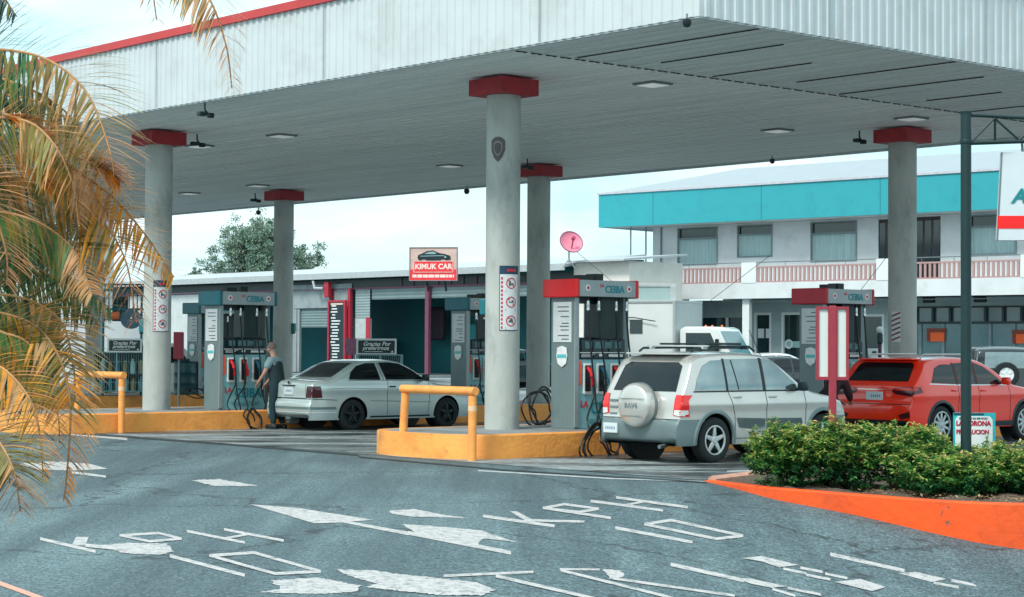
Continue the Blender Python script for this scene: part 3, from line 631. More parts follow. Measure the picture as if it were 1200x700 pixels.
# ------------------------------------------------------------------ vehicles
def chaikin(p, n=2):
    for _ in range(n):
        q = [p[0]]
        for i in range(len(p)-1):
            (x0, y0), (x1, y1) = p[i], p[i+1]; q += [(x0*.75+x1*.25, y0*.75+y1*.25), (x0*.25+x1*.75, y0*.25+y1*.75)]
        q.append(p[-1]); p = q
    return p
def resample(p, s):
    out = [p[0]]; 
    for i in range(len(p)-1):
        x0, y0 = p[i]; x1, y1 = p[i+1]; d = math.hypot(x1-x0, y1-y0); k = max(1, round(d/s))
        for j in range(1, k+1): out.append((x0+(x1-x0)*j/k, y0+(y1-y0)*j/k))
    return out
class Car:
    def __init__(s, prof, W_, belt, roof, wb, wr, arch, zb=.24, tumble=.17, nr=.10, nf=.16, loc=(0,0,0), rz=0, label='', name='parked_car', cat='car', group=None, paintm=None, shoulder=.012, cham=.05):
        s.W, s.belt, s.roof, s.wb, s.wr, s.arch, s.zb, s.tum, s.nr, s.nf = W_, belt, roof, wb, wr, arch, zb, tumble, nr, nf
        s.prof = resample(chaikin(prof), .035); s.x0 = min(p[0] for p in prof); s.x1 = max(p[0] for p in prof); s.sh = shoulder; s.cham = cham
        s.t = thing(name, label, cat, loc, rz, group); s.paint = paintm; s.body()
    def hw(s, x, z):
        w = s.W
        u = max(0, 1-(x-s.x0)/.5); w -= s.nr*u**2.2*1.0
        u = max(0, 1-(s.x1-x)/.9); w -= s.nf*u**2.0
        if z < .5: w -= .05*((.5-z)/.26)**2*.6
        if z > s.belt-.08 and z <= s.belt+.02: w -= s.sh*(z-s.belt+.08)/.1
        if z > s.belt+.02: w -= s.sh+s.tum*((z-s.belt-.02)/(s.roof-s.belt))**1.25
        # crease / door bulge
        w += .012*math.exp(-((z-(s.belt-.16))/.06)**2)
        return w
    def body(s):
        bm = bmesh.new(); lv = [s.zb+i*.03 for i in range(int((s.roof-s.zb)/.03)+2)]; rows = []
        for x, zt in s.prof:
            wt = s.hw(x, zt-.03); ro = s.cham; ring = []; m_ = 10
            for j in range(m_+1):
                t = j/m_; y = (wt-ro*.55)*t; ring.append((x, y, zt-.03*t**2.5 if zt > s.zb+.1 else zt))
            ze = zt-.03
            ring.append((x, s.hw(x, ze-ro*.35)-ro*.12, max(s.zb, ze-ro*.35)))
            for z in reversed(lv):
                z2 = min(z, ze-ro*.8); z2 = max(z2, s.zb); ring.append((x, s.hw(x, z2), z2))
            ring.append((x, s.hw(x, s.zb)*.8, s.zb)); ring.append((x, 0, s.zb)); rows.append(ring)
        for sg in (1, -1):
            vr = [[bm.verts.new((x, y*sg, z)) for x, y, z in r] for r in rows]
            for i in range(len(vr)-1):
                for j in range(len(vr[0])-1):
                    try: bm.faces.new([vr[i][j], vr[i][j+1], vr[i+1][j+1], vr[i+1][j]])
                    except ValueError: pass
        bmesh.ops.remove_doubles(bm, verts=bm.verts, dist=.0008)
        bmesh.ops.dissolve_degenerate(bm, edges=bm.edges, dist=1e-4)
        bmesh.ops.recalc_face_normals(bm, faces=bm.faces)
        s.bvh = BVHTree.FromBMesh(bm)
        Rr = s.arch
        for v in bm.verts:
            if abs(v.co.y) < s.W*.55: continue
            for cx in (0, s.wb):
                d = math.hypot(v.co.x-cx, v.co.z-s.wr); 
                if Rr-.022 < d < Rr+.022 and v.co.z > s.zb+.002: v.co.x = cx+(v.co.x-cx)*Rr/d; v.co.z = s.wr+(v.co.z-s.wr)*Rr/d
        dl = []
        for f in bm.faces:
            c = f.calc_center_median()
            if abs(c.y) < s.W*.5: continue
            for cx in (0, s.wb):
                if all(math.hypot(v.co.x-cx, v.co.z-s.wr) < Rr+.003 for v in f.verts): dl.append(f); break
        bmesh.ops.delete(bm, geom=dl, context='FACES')
        me = bpy.data.meshes.new('body'); bm.to_mesh(me); bm.free(); me.materials.append(s.paint); me.shade_smooth(); me.set_sharp_from_angle(angle=R(40))
        s.b = bpy.data.objects.new('body', me); COL.objects.link(s.b); s.b.parent = s.t
        for cx in (0, s.wb):
            for sg in (1, -1):
                m = MB(); n = 20; pv = None
                for k in range(n+1):
                    a = -.35+(math.pi+.7)*k/n; x, z = cx+(Rr+.004)*math.cos(a), s.wr+(Rr+.004)*math.sin(a); z = max(z, s.zb-.0)
                    yo = s.hw(x, z)-.006; c = (m.bm.verts.new((x, sg*yo, z)), m.bm.verts.new((x, sg*(s.W-.32), z)))
                    if pv: m.bm.faces.new([pv[0], c[0], c[1], pv[1]])
                    pv = c
                m.prism([(cx+Rr*math.cos(2*math.pi*k/20), s.wr+Rr*math.sin(2*math.pi*k/20)) for k in range(20)], .01, Matrix.Translation((0, sg*(s.W-.32), 0)) @ FRONT)
                m.build('wheel_arch', black, s.t)
    def lip(s, mm, w=.05, out=.012, a0=-.15):
        for cx in (0, s.wb):
            for sg in (1, -1):
                m = MB(); n = 26; pv = None
                for k in range(n+1):
                    a = a0+(math.pi-2*a0)*k/n; c = []
                    for rr, e in ((s.arch-.004, -.03), (s.arch-.004, out), (s.arch+w*.6, out), (s.arch+w, -.004)):
                        x, z = cx+rr*math.cos(a), max(s.wr+rr*math.sin(a), s.zb-.01); c.append(m.bm.verts.new((x, sg*(s.hw(x, z)+e), z)))
                    if pv:
                        for q in range(3): m.bm.faces.new([pv[q], pv[q+1], c[q+1], c[q]])
                    pv = c
                m.build('arch_trim', mm, s.t, smooth=True)
    def wheels(s, rimm, spokes=6, rr=.62, wid=.2, style='spoke'):
        for cx in (0, s.wb):
            for sg in (1, -1):
                w = s.wr; y = sg*(s.W-.012); M = Matrix.Translation((cx, y, w)) @ Matrix.Rotation(-sg*math.pi/2, 4, 'X')
                m = MB(); ri = w*rr
                m.lathe([(ri,-wid+.0),(w*.93,-wid),(w,-wid+.03),(w,-.035),(w*.985,-.02),(w*.93,.0),(w*.8,.008),(ri*1.03,.002),(ri,-.02)], 36, M, closed=True); wo = m.build('wheel', tyre_m, s.t, smooth=True, angle=50)
                m = MB(); m.lathe([(ri+.002,.004),(ri*.94,.004),(ri*.90,-.02),(ri*.88,-.09),(ri*.5,-.10),(.02,-.10)], 32, M, cap=False)
                m.build('rim_well', darkplastic, wo, smooth=True)
                m = MB()
                m.lathe([(ri+.003,-.01),(ri+.003,.006),(ri*.93,.008),(ri*.90,-.03)], 32, M, closed=True)
                for k in range(spokes):
                    a = 2*math.pi*k/spokes+.3; hwid = ri*(.11 if spokes > 5 else .15)
                    P = [(ri*.12,-hwid*1.2),(ri*.92,-hwid*.75),(ri*.92,hwid*.75),(ri*.12,hwid*1.2)]
                    m.prism(P, .022, M @ Matrix.Rotation(a, 4, 'Z') @ Matrix.Translation((0,0,-.028)), .005)
                m.lathe([(.001,-.03),(ri*.24,-.03),(ri*.24,-.004),(ri*.18,.004),(.001,.004)], 20, M)
                m.build('rim', rimm, wo, smooth=True, angle=30)
                m = MB(); m.lathe([(.001,-.12),(ri*.8,-.12),(ri*.8,-.10),(.001,-.10)], 24, M); m.build('brake_disc', steel, wo)
    def decal(s, poly, axis, name, m, off=.006, parent=None, sub=3, mirror=False, smooth=True, thick=0., maxd=.16):
        """poly in (x,z) for sides ('L','R'), (y,z) for 'rear'/'front', (x,y) for 'top'"""
        for q in ((poly, axis),)+(((poly, {'L':'R','R':'L'}.get(axis, axis)),) if mirror else ()):
            pl, ax = q; t = bmesh.new(); pts = resample(list(pl)+[pl[0]], maxd*.6)[:-1]
            vv = [t.verts.new((a, b, 0)) for a, b in pts]
            for tri in tessellate_polygon([[Vector((a, b, 0)) for a, b in pts]]):
                try: t.faces.new([vv[i] for i in tri])
                except ValueError: pass
            for _ in range(4):
                es = [e for e in t.edges if e.calc_length() > maxd*.55]
                if not es: break
                bmesh.ops.subdivide_edges(t, edges=es, cuts=1); bmesh.ops.triangulate(t, faces=list(t.faces))
            bad = []
            for v in t.verts:
                a, b = v.co.x, v.co.y
                if ax == 'L': o, d = Vector((a, 3, b)), Vector((0, -1, 0))
                elif ax == 'R': o, d = Vector((a, -3, b)), Vector((0, 1, 0))
                elif ax == 'rear': o, d = Vector((-5, a, b)), Vector((1, 0, 0))
                elif ax == 'front': o, d = Vector((9, a, b)), Vector((-1, 0, 0))
                else: o, d = Vector((a, b, 5)), Vector((0, 0, -1))
                h = s.bvh.ray_cast(o, d)
                if h[0] is None: bad.append(v); continue
                nn = h[1] if h[1].dot(d) < 0 else -h[1]
                if (ax in 'LR' and abs(h[0].y) < s.W*.76) or (ax == 'rear' and h[0].x > .7): bad.append(v); continue
                v.co = h[0]+nn*off
            if bad: bmesh.ops.delete(t, geom=bad, context='VERTS')
            if thick:
                g = bmesh.ops.solidify(t, geom=list(t.faces), thickness=-thick)
            mb = MB(); mb.join(t)
            o = mb.build(name, m, parent or s.t, smooth=smooth)
            last = o
        return last
    def seam(s, pts, axis, w=.008, mirror=False, m=None, name='panel_gap', off=.003):
        for i in range(1): pass
        for ax in ([axis]+([{'L':'R','R':'L'}[axis]] if mirror else [])):
            mb = MB(); pp = resample(pts, .05); pv = None
            for i, (a, b) in enumerate(pp):
                a2, b2 = pp[min(i+1, len(pp)-1)]; a1, b1 = pp[max(i-1, 0)]; d = math.hypot(a2-a1, b2-b1) or 1; nx, ny = -(b2-b1)/d*w/2, (a2-a1)/d*w/2; c = []
                for sx in (1, -1):
                    u, v = a+nx*sx, b+ny*sx
                    o, dd = {'L': (Vector((u, 3, v)), Vector((0,-1,0))), 'R': (Vector((u,-3,v)), Vector((0,1,0))), 'rear': (Vector((-5,u,v)), Vector((1,0,0))), 'front': (Vector((9,u,v)), Vector((-1,0,0))), 'top': (Vector((u,v,5)), Vector((0,0,-1)))}[ax]
                    h = s.bvh.ray_cast(o, dd)
                    if h[0] is None: break
                    nn = h[1] if h[1].dot(dd) < 0 else -h[1]; c.append(mb.bm.verts.new(h[0]+nn*off))
                if len(c) < 2: pv = None; continue
                if pv: mb.bm.faces.new([pv[0], c[0], c[1], pv[1]])
                pv = c
            mb.build(name, m or black, s.b)
    def mirror_pair(s, x, z, m):
        for sg in (1, -1):
            y = sg*s.hw(x, z); mb = MB(); mb.box(x-.05, x+.06, min(y+sg*.04, y+sg*.2), max(y+sg*.04, y+sg*.2), z-.01, z+.13, .03); mb.box(x, x+.05, min(y-sg*.03, y+sg*.07), max(y-sg*.03, y+sg*.07), z, z+.04); mb.build('wing_mirror', m, s.t, smooth=True)
    def handle(s, x, z, m, mirror=True, w=.16):
        for sg in ((1, -1) if mirror else (-1,)):
            y = sg*(s.hw(x, z)); mb = MB(); mb.box(x-w/2, x+w/2, min(y, y+sg*.028), max(y, y+sg*.028), z-.016, z+.016, .008); mb.build('door_handle', m, s.t, smooth=True)
def carpaint(name, col, metal=.35, rough=.26): return mat(name, col, rough, metal=metal, var=.03, scale=2, coat=1.)
taill = mat('tail_lamp_red', S(226,40,36), .15, var=.1, coat=.5); taild = mat('tail_lamp_dark', S(70,24,34), .15, var=.1, coat=.5); lampw = mat('lamp_clear', S(214,218,214), .15, var=.05, coat=.5); lampo = mat('lamp_orange', S(240,120,50), .2)
plate_m = mat('number_plate', S(206,218,222), .5, var=.03); plt = mat('plate_blue_print', S(60,110,140), .6)
def plate(c, y, z, x=None, back=.012, w=.30, h=.15):
    hit = c.bvh.ray_cast(Vector((-5, y, z)), Vector((1,0,0)))[0]; x = hit.x-back if x is None else x
    m = MB(); m.box(x-.008, x+.02, y-w/2, y+w/2, z-h/2, z+h/2, .004); o = m.build('number_plate', plate_m, c.t)
    m = MB()
    for k in range(5): m.box(x-.011, x-.0085, y-w/2+.05+k*.045, y-w/2+.068+k*.045, z-.022, z+.018+.004*(k%2))
    m.build('plate_digits', plt, o)
def car_at(px, a, wb): return AB(a, onA(px, a), 0)
# ---- champagne off-roader with covered spare wheel
champ = carpaint('champagne_paint', S(206,205,199), .5); clad = mat('grey_cladding', S(112,130,132), .45, metal=.1, var=.04)
W1 = .865; a_n = -4.04
loc = AB(a_n+W1-.03, onA(837, a_n, 520), 0)
c = Car([(-.66,.30),(-.74,.34),(-.77,.50),(-.77,.63),(-.72,.67),(-.70,.98),(-.66,1.05),(-.42,1.52),(-.34,1.60),(-.1,1.645),(.5,1.67),(1.05,1.66),(1.38,1.60),(2.02,1.14),(2.2,1.07),(2.85,.97),(3.1,.87),(3.2,.74),(3.22,.5),(3.12,.30)],
        W1, 1.03, 1.67, 2.49, .345, .405, zb=.27, tumble=.155, nr=.07, loc=loc, rz=TH, label='champagne gold compact off-roader with covered spare wheel on its tailgate', name='off_road_car', cat='car', paintm=champ, group='cars at the pumps')
c.lip(clad, .06, .014)
c.wheels(alu, 5, .64)
SW = [(-.33,1.09),(.18,1.08),(.27,1.08),(.27,1.55),(-.02,1.53),(-.14,1.47)]
c.decal([(-.43,1.09),(.24,1.085),(.24,1.54),(0,1.53),(-.20,1.45),(-.36,1.25)], 'R', 'side_window', glass_light, mirror=True)
c.decal([(.29,1.085),(1.06,1.08),(1.06,1.56),(.29,1.55)], 'R', 'side_window', glass_light, mirror=True)
c.decal([(1.14,1.08),(1.92,1.09),(1.80,1.20),(1.40,1.50),(1.22,1.56),(1.14,1.56)], 'R', 'side_window', glass_light, mirror=True)
c.seam([(.27,1.07),(.27,1.56)], 'R', .05, True); c.seam([(1.10,1.07),(1.10,1.57)], 'R', .06, True); c.seam([(-.46,1.07),(2.0,1.07)], 'R', .022, True, name='window_seal'); c.seam([(.52,1.09),(.44,1.54)], 'R', .022, True, off=.009)
c.seam([(.28,1.06),(.34,.95),(.42,.72),(.44,.34)], 'R', .010, True); c.seam([(1.12,1.06),(1.14,.9),(1.14,.36)], 'R', .010, True); c.seam([(2.02,1.06),(2.06,.8),(2.04,.36)], 'R', .010, True)
c.seam([(.46,.36),(2.04,.36)], 'R', .010, True)
c.decal([(.52,.52),(1.10,.50),(1.10,.64),(.47,.66)], 'R', 'door_moulding', clad, .014, mirror=True, thick=.01)
c.decal([(1.16,.50),(1.98,.49),(1.94,.63),(1.16,.64)], 'R', 'door_moulding', clad, .014, mirror=True, thick=.01)
c.b.data.materials.append(clad)
for f in c.b.data.polygons:
    if f.center.z < .655 and (f.center.x < -.33 or f.center.x > 2.85): f.material_index = 1
c.seam([(-.8,.66),(.8,.66)], 'rear', .012)
c.decal([(-.66,1.07),(.66,1.07),(.60,1.45),(.5,1.50),(-.5,1.50),(-.60,1.45)], 'rear', 'rear_window', glass, .008)
c.decal([(-.72,1.25),(.72,1.25),(.58,1.56),(-.58,1.56)], 'front', 'windscreen', glass, .008)
m = MB(); m.box(-.50,-.18,-.55,.55,1.615,1.65,.015); m.build('spoiler', champ, c.t, smooth=True)
for sg in (1,-1):
    q = [(sg*.845,.70),(sg*.845,1.02),(sg*.70,1.02),(sg*.68,.72)]
    c.decal(q, 'rear', 'tail_lamp', taill, .012, maxd=.06); c.decal([(sg*.83,.71),(sg*.83,.80),(sg*.71,.80),(sg*.70,.73)], 'rear', 'reversing_lamp', lampw, .017, maxd=.06)
c.decal([(-.72,.72),(-.56,.74),(-.58,1.01),(-.64,1.01),(-.69,.93)], 'R', 'tail_lamp', taill, .012, mirror=True, maxd=.05)
c.decal([(-.71,.72),(-.575,.74),(-.58,.80),(-.70,.80)], 'R', 'reversing_lamp', lampw, .017, mirror=True, maxd=.05)
sp = Matrix.Translation((-.735, -.02, .86)) @ Matrix.Rotation(-math.pi/2, 4, 'Y')
m = MB(); m.lathe([(.001,.215),(.10,.213),(.20,.205),(.285,.19),(.32,.165),(.335,.12),(.335,-.01),(.30,-.03),(.001,-.03)], 48, sp)
so_ = m.build('spare_wheel_cover', champ, c.t, smooth=True, angle=50)
m = MB(); m.lathe([(.337,.0),(.342,.0),(.342,.035),(.337,.035)], 48, sp, closed=True); m.build('cover_band', clad, so_)
m = MB(); m.box(-.957,-.945,-.28,.24,.955,.962); m.box(-.954,-.944,-.26,.22,.70,.706); m.build('cover_crease', clad, so_)
text('RAV4', .11, clad, so_, (-.953,-.02,.85), rz=-math.pi/2, bold=.002)
m = MB()
for k in range(3): m.box(-.725,-.70,.50+.0,.66,.70+.1*k,.735+.1*k,.006)
m.build('tailgate_vent', clad, c.t)
plate(c, .58, .50, back=.02)
m = MB(); m.tube([(-.66,.02,1.1),(-.64,.30,1.13),(-.62,.42,1.14)], .012, 6); m.build('rear_wiper', black, c.t)
m = MB(); m.tube([(1.3,-.6,1.6),(1.0,-.62,2.0)], .005, 4); m.build('aerial', black, c.t)
for y in (-.32,.32): m = MB(); m.box(-.25,-.15,y-.13,y+.13,1.1,1.36,.04); m.build('headrest', darkplastic, c.t)
for y in (-.55,.55):
    m = MB(); m.tube([(-.2,y,1.665),(-.12,y,1.715),(1.1,y,1.73),(1.2,y,1.675)], .018, 8); m.build('roof_rail', darkplastic, c.t, smooth=True)
for x in (.05,.95):
    m = MB(); m.box(x-.03,x+.03,-.66,.62,1.735,1.76,.01); m.box(x-.05,x+.05,-.60,-.5,1.70,1.74,.01); m.box(x-.05,x+.05,.5,.6,1.70,1.74,.01); m.build('roof_crossbar', darkplastic if x > .5 else alu, c.t, smooth=True)
m = MB(); m.box(.12,.86,-.6,-.52,1.765,1.80,.012); m.box(.1,.9,.35,.42,1.765,1.795,.012); m.build('rack_bar', darkplastic, c.t)
c.mirror_pair(1.86, 1.07, darkplastic); c.handle(.48, .985, alu); c.handle(1.28, .98, alu)
m = MB(); m.tube([(-.62,-.45,.27),(-.78,-.45,.25)], .03, 10); m.build('exhaust_tip', steel, c.t)
c.decal([(2.6,.74),(3.05,.72),(2.98,.88),(2.7,.92)], 'R', 'headlamp', lampw, .01, mirror=True, maxd=.06)
# ---- silver saloon
silv = carpaint('silver_green_paint', S(206,222,220), .4); dkrim = mat('dark_rim', S(26,36,38), .4, metal=.4)
W2 = .84; a_s = 7.75; zs = 1.06
loc = AB(a_s+W2, onA(414, a_s, 490), 0)
prof = [(-.88,.26),(-.98,.32),(-1.02,.46),(-1.02,.58),(-.97,.63),(-.99,.93),(-.93,1.0),(-.85,1.02),(-.42,1.05),(.0,1.28),(.22,1.385),(.45,1.43),(.95,1.45),(1.28,1.41),(1.62,1.23),(1.98,1.01),(2.12,.965),(2.8,.86),(3.08,.76),(3.2,.6),(3.2,.42),(3.1,.26)]
c = Car(prof, W2, .98, 1.45, 2.46, .315, .365, zb=.22, tumble=.17, nr=.09, nf=.15, loc=loc, rz=TH, label='silver saloon with boot and black wheels filling at the second island', name='saloon_car', cat='car', paintm=silv, group='cars at the pumps', shoulder=.02)
c.wheels(dkrim, 5, .66)
c.decal([(-.10,1.03),(.62,1.02),(.70,1.02),(.62,1.36),(.40,1.36),(.14,1.30),(-.03,1.18)], 'R', 'side_window', glass, mirror=True, maxd=.1)
c.decal([(.84,1.02),(1.84,1.02),(1.55,1.21),(1.25,1.345),(.98,1.375),(.72,1.37)], 'R', 'side_window', glass, mirror=True, maxd=.1)
c.seam([(-.12,1.015),(.66,1.01),(1.9,1.0)], 'R', .012, True, name='window_seal'); c.seam([(.78,1.01),(.68,1.37)], 'R', .012, True)
c.seam([(-.95,.84),(-.2,.86),(1.6,.82),(2.6,.74)], 'R', .010, True, name='crease_shade_line', m=mat('crease_shade', S(120,140,142), .4))  # flat darker strip, paints the shade along the side crease
c.seam([(-.4,.58),(-.4,.585)], 'R', .01); c.seam([(.44,.60),(2.02,.55)], 'R', .016, True, name='side_moulding', m=mat('moulding_grey', S(128,150,150), .4), off=.008); c.seam([(.44,.27),(2.0,.27)], 'R', .035, True, name='sill_line', m=darkplastic)
c.seam([(.88,1.01),(.86,.7),(.88,.3)], 'R', .01, True); c.seam([(1.94,.98),(1.98,.8),(1.94,.3)], 'R', .01, True)
c.decal([(-.56,1.075),(.56,1.075),(.50,1.36),(-.50,1.36)], 'rear', 'rear_window', glass, .006, maxd=.1)
c.decal([(-.62,1.02),(.62,1.02),(.5,1.34),(-.5,1.34)], 'front', 'windscreen', glass, .006, maxd=.1)
c.seam([(-.56,.94),(-.57,.66),(.57,.66),(.56,.94)], 'rear', .01)
c.seam([(-.8,.645),(.8,.645)], 'rear', .014); c.seam([(-.8,.46),(.8,.46)], 'rear', .05, m=mat('bumper_band', S(96,124,126), .4), name='bumper_band'); c.seam([(-.8,.375),(.8,.375)], 'rear', .014, m=white, name='bumper_trim')
c.seam([(-1.0,.46),(-.43,.46)], 'R', .05, True, m=MATS['bumper_band'], name='bumper_band'); c.seam([(-1.0,.375),(-.42,.375)], 'R', .014, True, m=white, name='bumper_trim'); c.seam([(-.96,.645),(-.4,.62)], 'R', .012, True)
for sg in (1,-1): c.decal([(sg*.80,.67),(sg*.78,.90),(sg*.62,.90),(sg*.58,.67)], 'rear', 'tail_lamp', taild, .010, maxd=.06)
c.decal([(-.965,.67),(-.76,.67),(-.80,.90),(-.95,.90)], 'R', 'tail_lamp', taild, .010, mirror=True, maxd=.05)
plate(c, .02, .80, back=.01, w=.32, h=.16)
m = MB(); m.box(-1.02,-.985,-.2,.24,.90,.92,.006); m.build('boot_trim', black, c.t)
m = MB(); m.lathe([(.03,0),(.03,.01)], 16, Matrix.Translation((-.99,.02,.965)) @ Matrix.Rotation(-math.pi/2,4,'Y')); m.build('boot_badge', black, c.t)
c.mirror_pair(1.78, 1.0, darkplastic); c.handle(.99, .88, darkplastic)
m = MB(); m.lathe([(.001,-.12),(.10,-.12),(.085,.1),(.001,.1)], 14, Matrix.Translation((-.82,.15,.22)) @ Matrix.Rotation(-math.pi/2,4,'Y')); m.build('exhaust_box', steel, c.t)
c.decal([(2.75,.66),(3.1,.62),(3.05,.76),(2.8,.8)], 'R', 'headlamp', lampw, .01, mirror=True, maxd=.06)
# ---- bright red crossover
redp = carpaint('bright_red_paint', S(255,44,4), .0, .3)
loc = AB(-3.0+.9, onA(1104, -3.0, 480), .02)
W3 = .90; RZ3 = TH+R(1)
c = Car([(-.68,.32),(-.78,.38),(-.82,.52),(-.82,.74),(-.77,.80),(-.77,1.04),(-.72,1.10),(-.40,1.44),(-.36,1.51),(-.1,1.545),(.5,1.575),(1.1,1.56),(1.5,1.47),(2.15,1.10),(2.35,1.05),(3.05,.97),(3.3,.86),(3.42,.7),(3.42,.48),(3.3,.30)],
        W3, 1.02, 1.575, 2.62, .345, .40, zb=.28, tumble=.2, nr=.10, nf=.2, loc=loc, rz=RZ3, label='bright red crossover with a brown box on its seat behind the hedge', name='crossover_car', cat='car', paintm=redp, group='cars at the pumps')
c.lip(darkplastic, .055, .012); c.wheels(alu, 10, .72)
c.decal([(-.30,1.10),(.42,1.07),(.42,1.42),(.10,1.42),(-.10,1.36)], 'R', 'side_window', glass, mirror=True, maxd=.1)
c.decal([(.50,1.07),(1.02,1.06),(1.02,1.46),(.50,1.44)], 'R', 'side_window', glass, mirror=True, maxd=.1)
c.decal([(1.10,1.06),(1.94,1.06),(1.72,1.20),(1.40,1.38),(1.10,1.46)], 'R', 'side_window', glass, mirror=True, maxd=.1)
c.seam([(-.36,1.08),(.5,1.055),(2.0,1.045)], 'R', .018, True, m=chrome, name='window_trim'); c.seam([(.46,1.06),(.46,1.45)], 'R', .06, True); c.seam([(1.06,1.06),(1.06,1.47)], 'R', .06, True)
c.seam([(.48,1.05),(.50,.8),(.46,.4)], 'R', .01, True); c.seam([(1.1,1.05),(1.14,.8),(1.12,.36)], 'R', .01, True); c.seam([(2.05,1.04),(2.12,.8),(2.1,.36)], 'R', .01, True)
c.decal([(.44,.30),(2.18,.30),(2.18,.38),(.44,.38)], 'R', 'sill_cladding', darkplastic, .012, mirror=True, thick=.01)
c.decal([(-.66,1.12),(.66,1.12),(.60,1.40),(.54,1.45),(-.54,1.45),(-.60,1.40)], 'rear', 'rear_window', glass, .008, maxd=.1)
c.decal([(-.70,1.12),(.70,1.12),(.56,1.48),(-.56,1.48)], 'front', 'windscreen', glass, .006, maxd=.1)
m = MB(); m.box(-.50,-.2,-.60,.60,1.50,1.53,.012); m.build('spoiler', redp, c.t, smooth=True)
for sg in (1,-1): c.decal([(sg*.87,.93),(sg*.86,1.03),(sg*.45,1.01),(sg*.38,.95),(sg*.45,.90),(sg*.80,.86)], 'rear', 'tail_lamp', taild, .012, maxd=.06); c.decal([(sg*.85,.96),(sg*.85,1.02),(sg*.47,1.0),(sg*.42,.965)], 'rear', 'lamp_strip', taill, .016, maxd=.06)
c.decal([(-.76,.90),(-.56,.93),(-.60,1.02),(-.76,1.02)], 'R', 'tail_lamp', taild, .012, mirror=True, maxd=.05)
m = MB(); m.tube([(-.74,.0,1.14),(-.66,.26,1.18)], .012, 6); m.build('rear_wiper', black, c.t)
c.seam([(-.38,.975),(.38,.975)], 'rear', .014, m=chrome, name='badge_strip'); plate(c, 0, .86, back=.012, w=.36, h=.15)
c.seam([(-.8,.72),(.8,.72)], 'rear', .012); c.decal([(-.78,.34),(.78,.34),(.70,.44),(-.70,.44)], 'rear', 'diffuser', darkplastic, .012)
for sg in (1,-1): c.decal([(sg*.80,.50),(sg*.78,.60),(sg*.55,.53),(sg*.6,.46)], 'rear', 'reflector', taild, .012, maxd=.06)
c.mirror_pair(1.82, 1.06, redp); c.handle(.36, .96, redp); c.handle(1.26, .95, redp)
for y in (-.56,.56): m = MB(); m.tube([(-.2,y,1.545),(-.1,y,1.60),(1.2,y,1.60),(1.3,y,1.545)], .016, 8); m.build('roof_rail', alu, c.t, smooth=True)
c.decal([(2.85,.82),(3.3,.74),(3.2,.88),(2.9,.95)], 'R', 'headlamp', lampw, .01, mirror=True, maxd=.06)
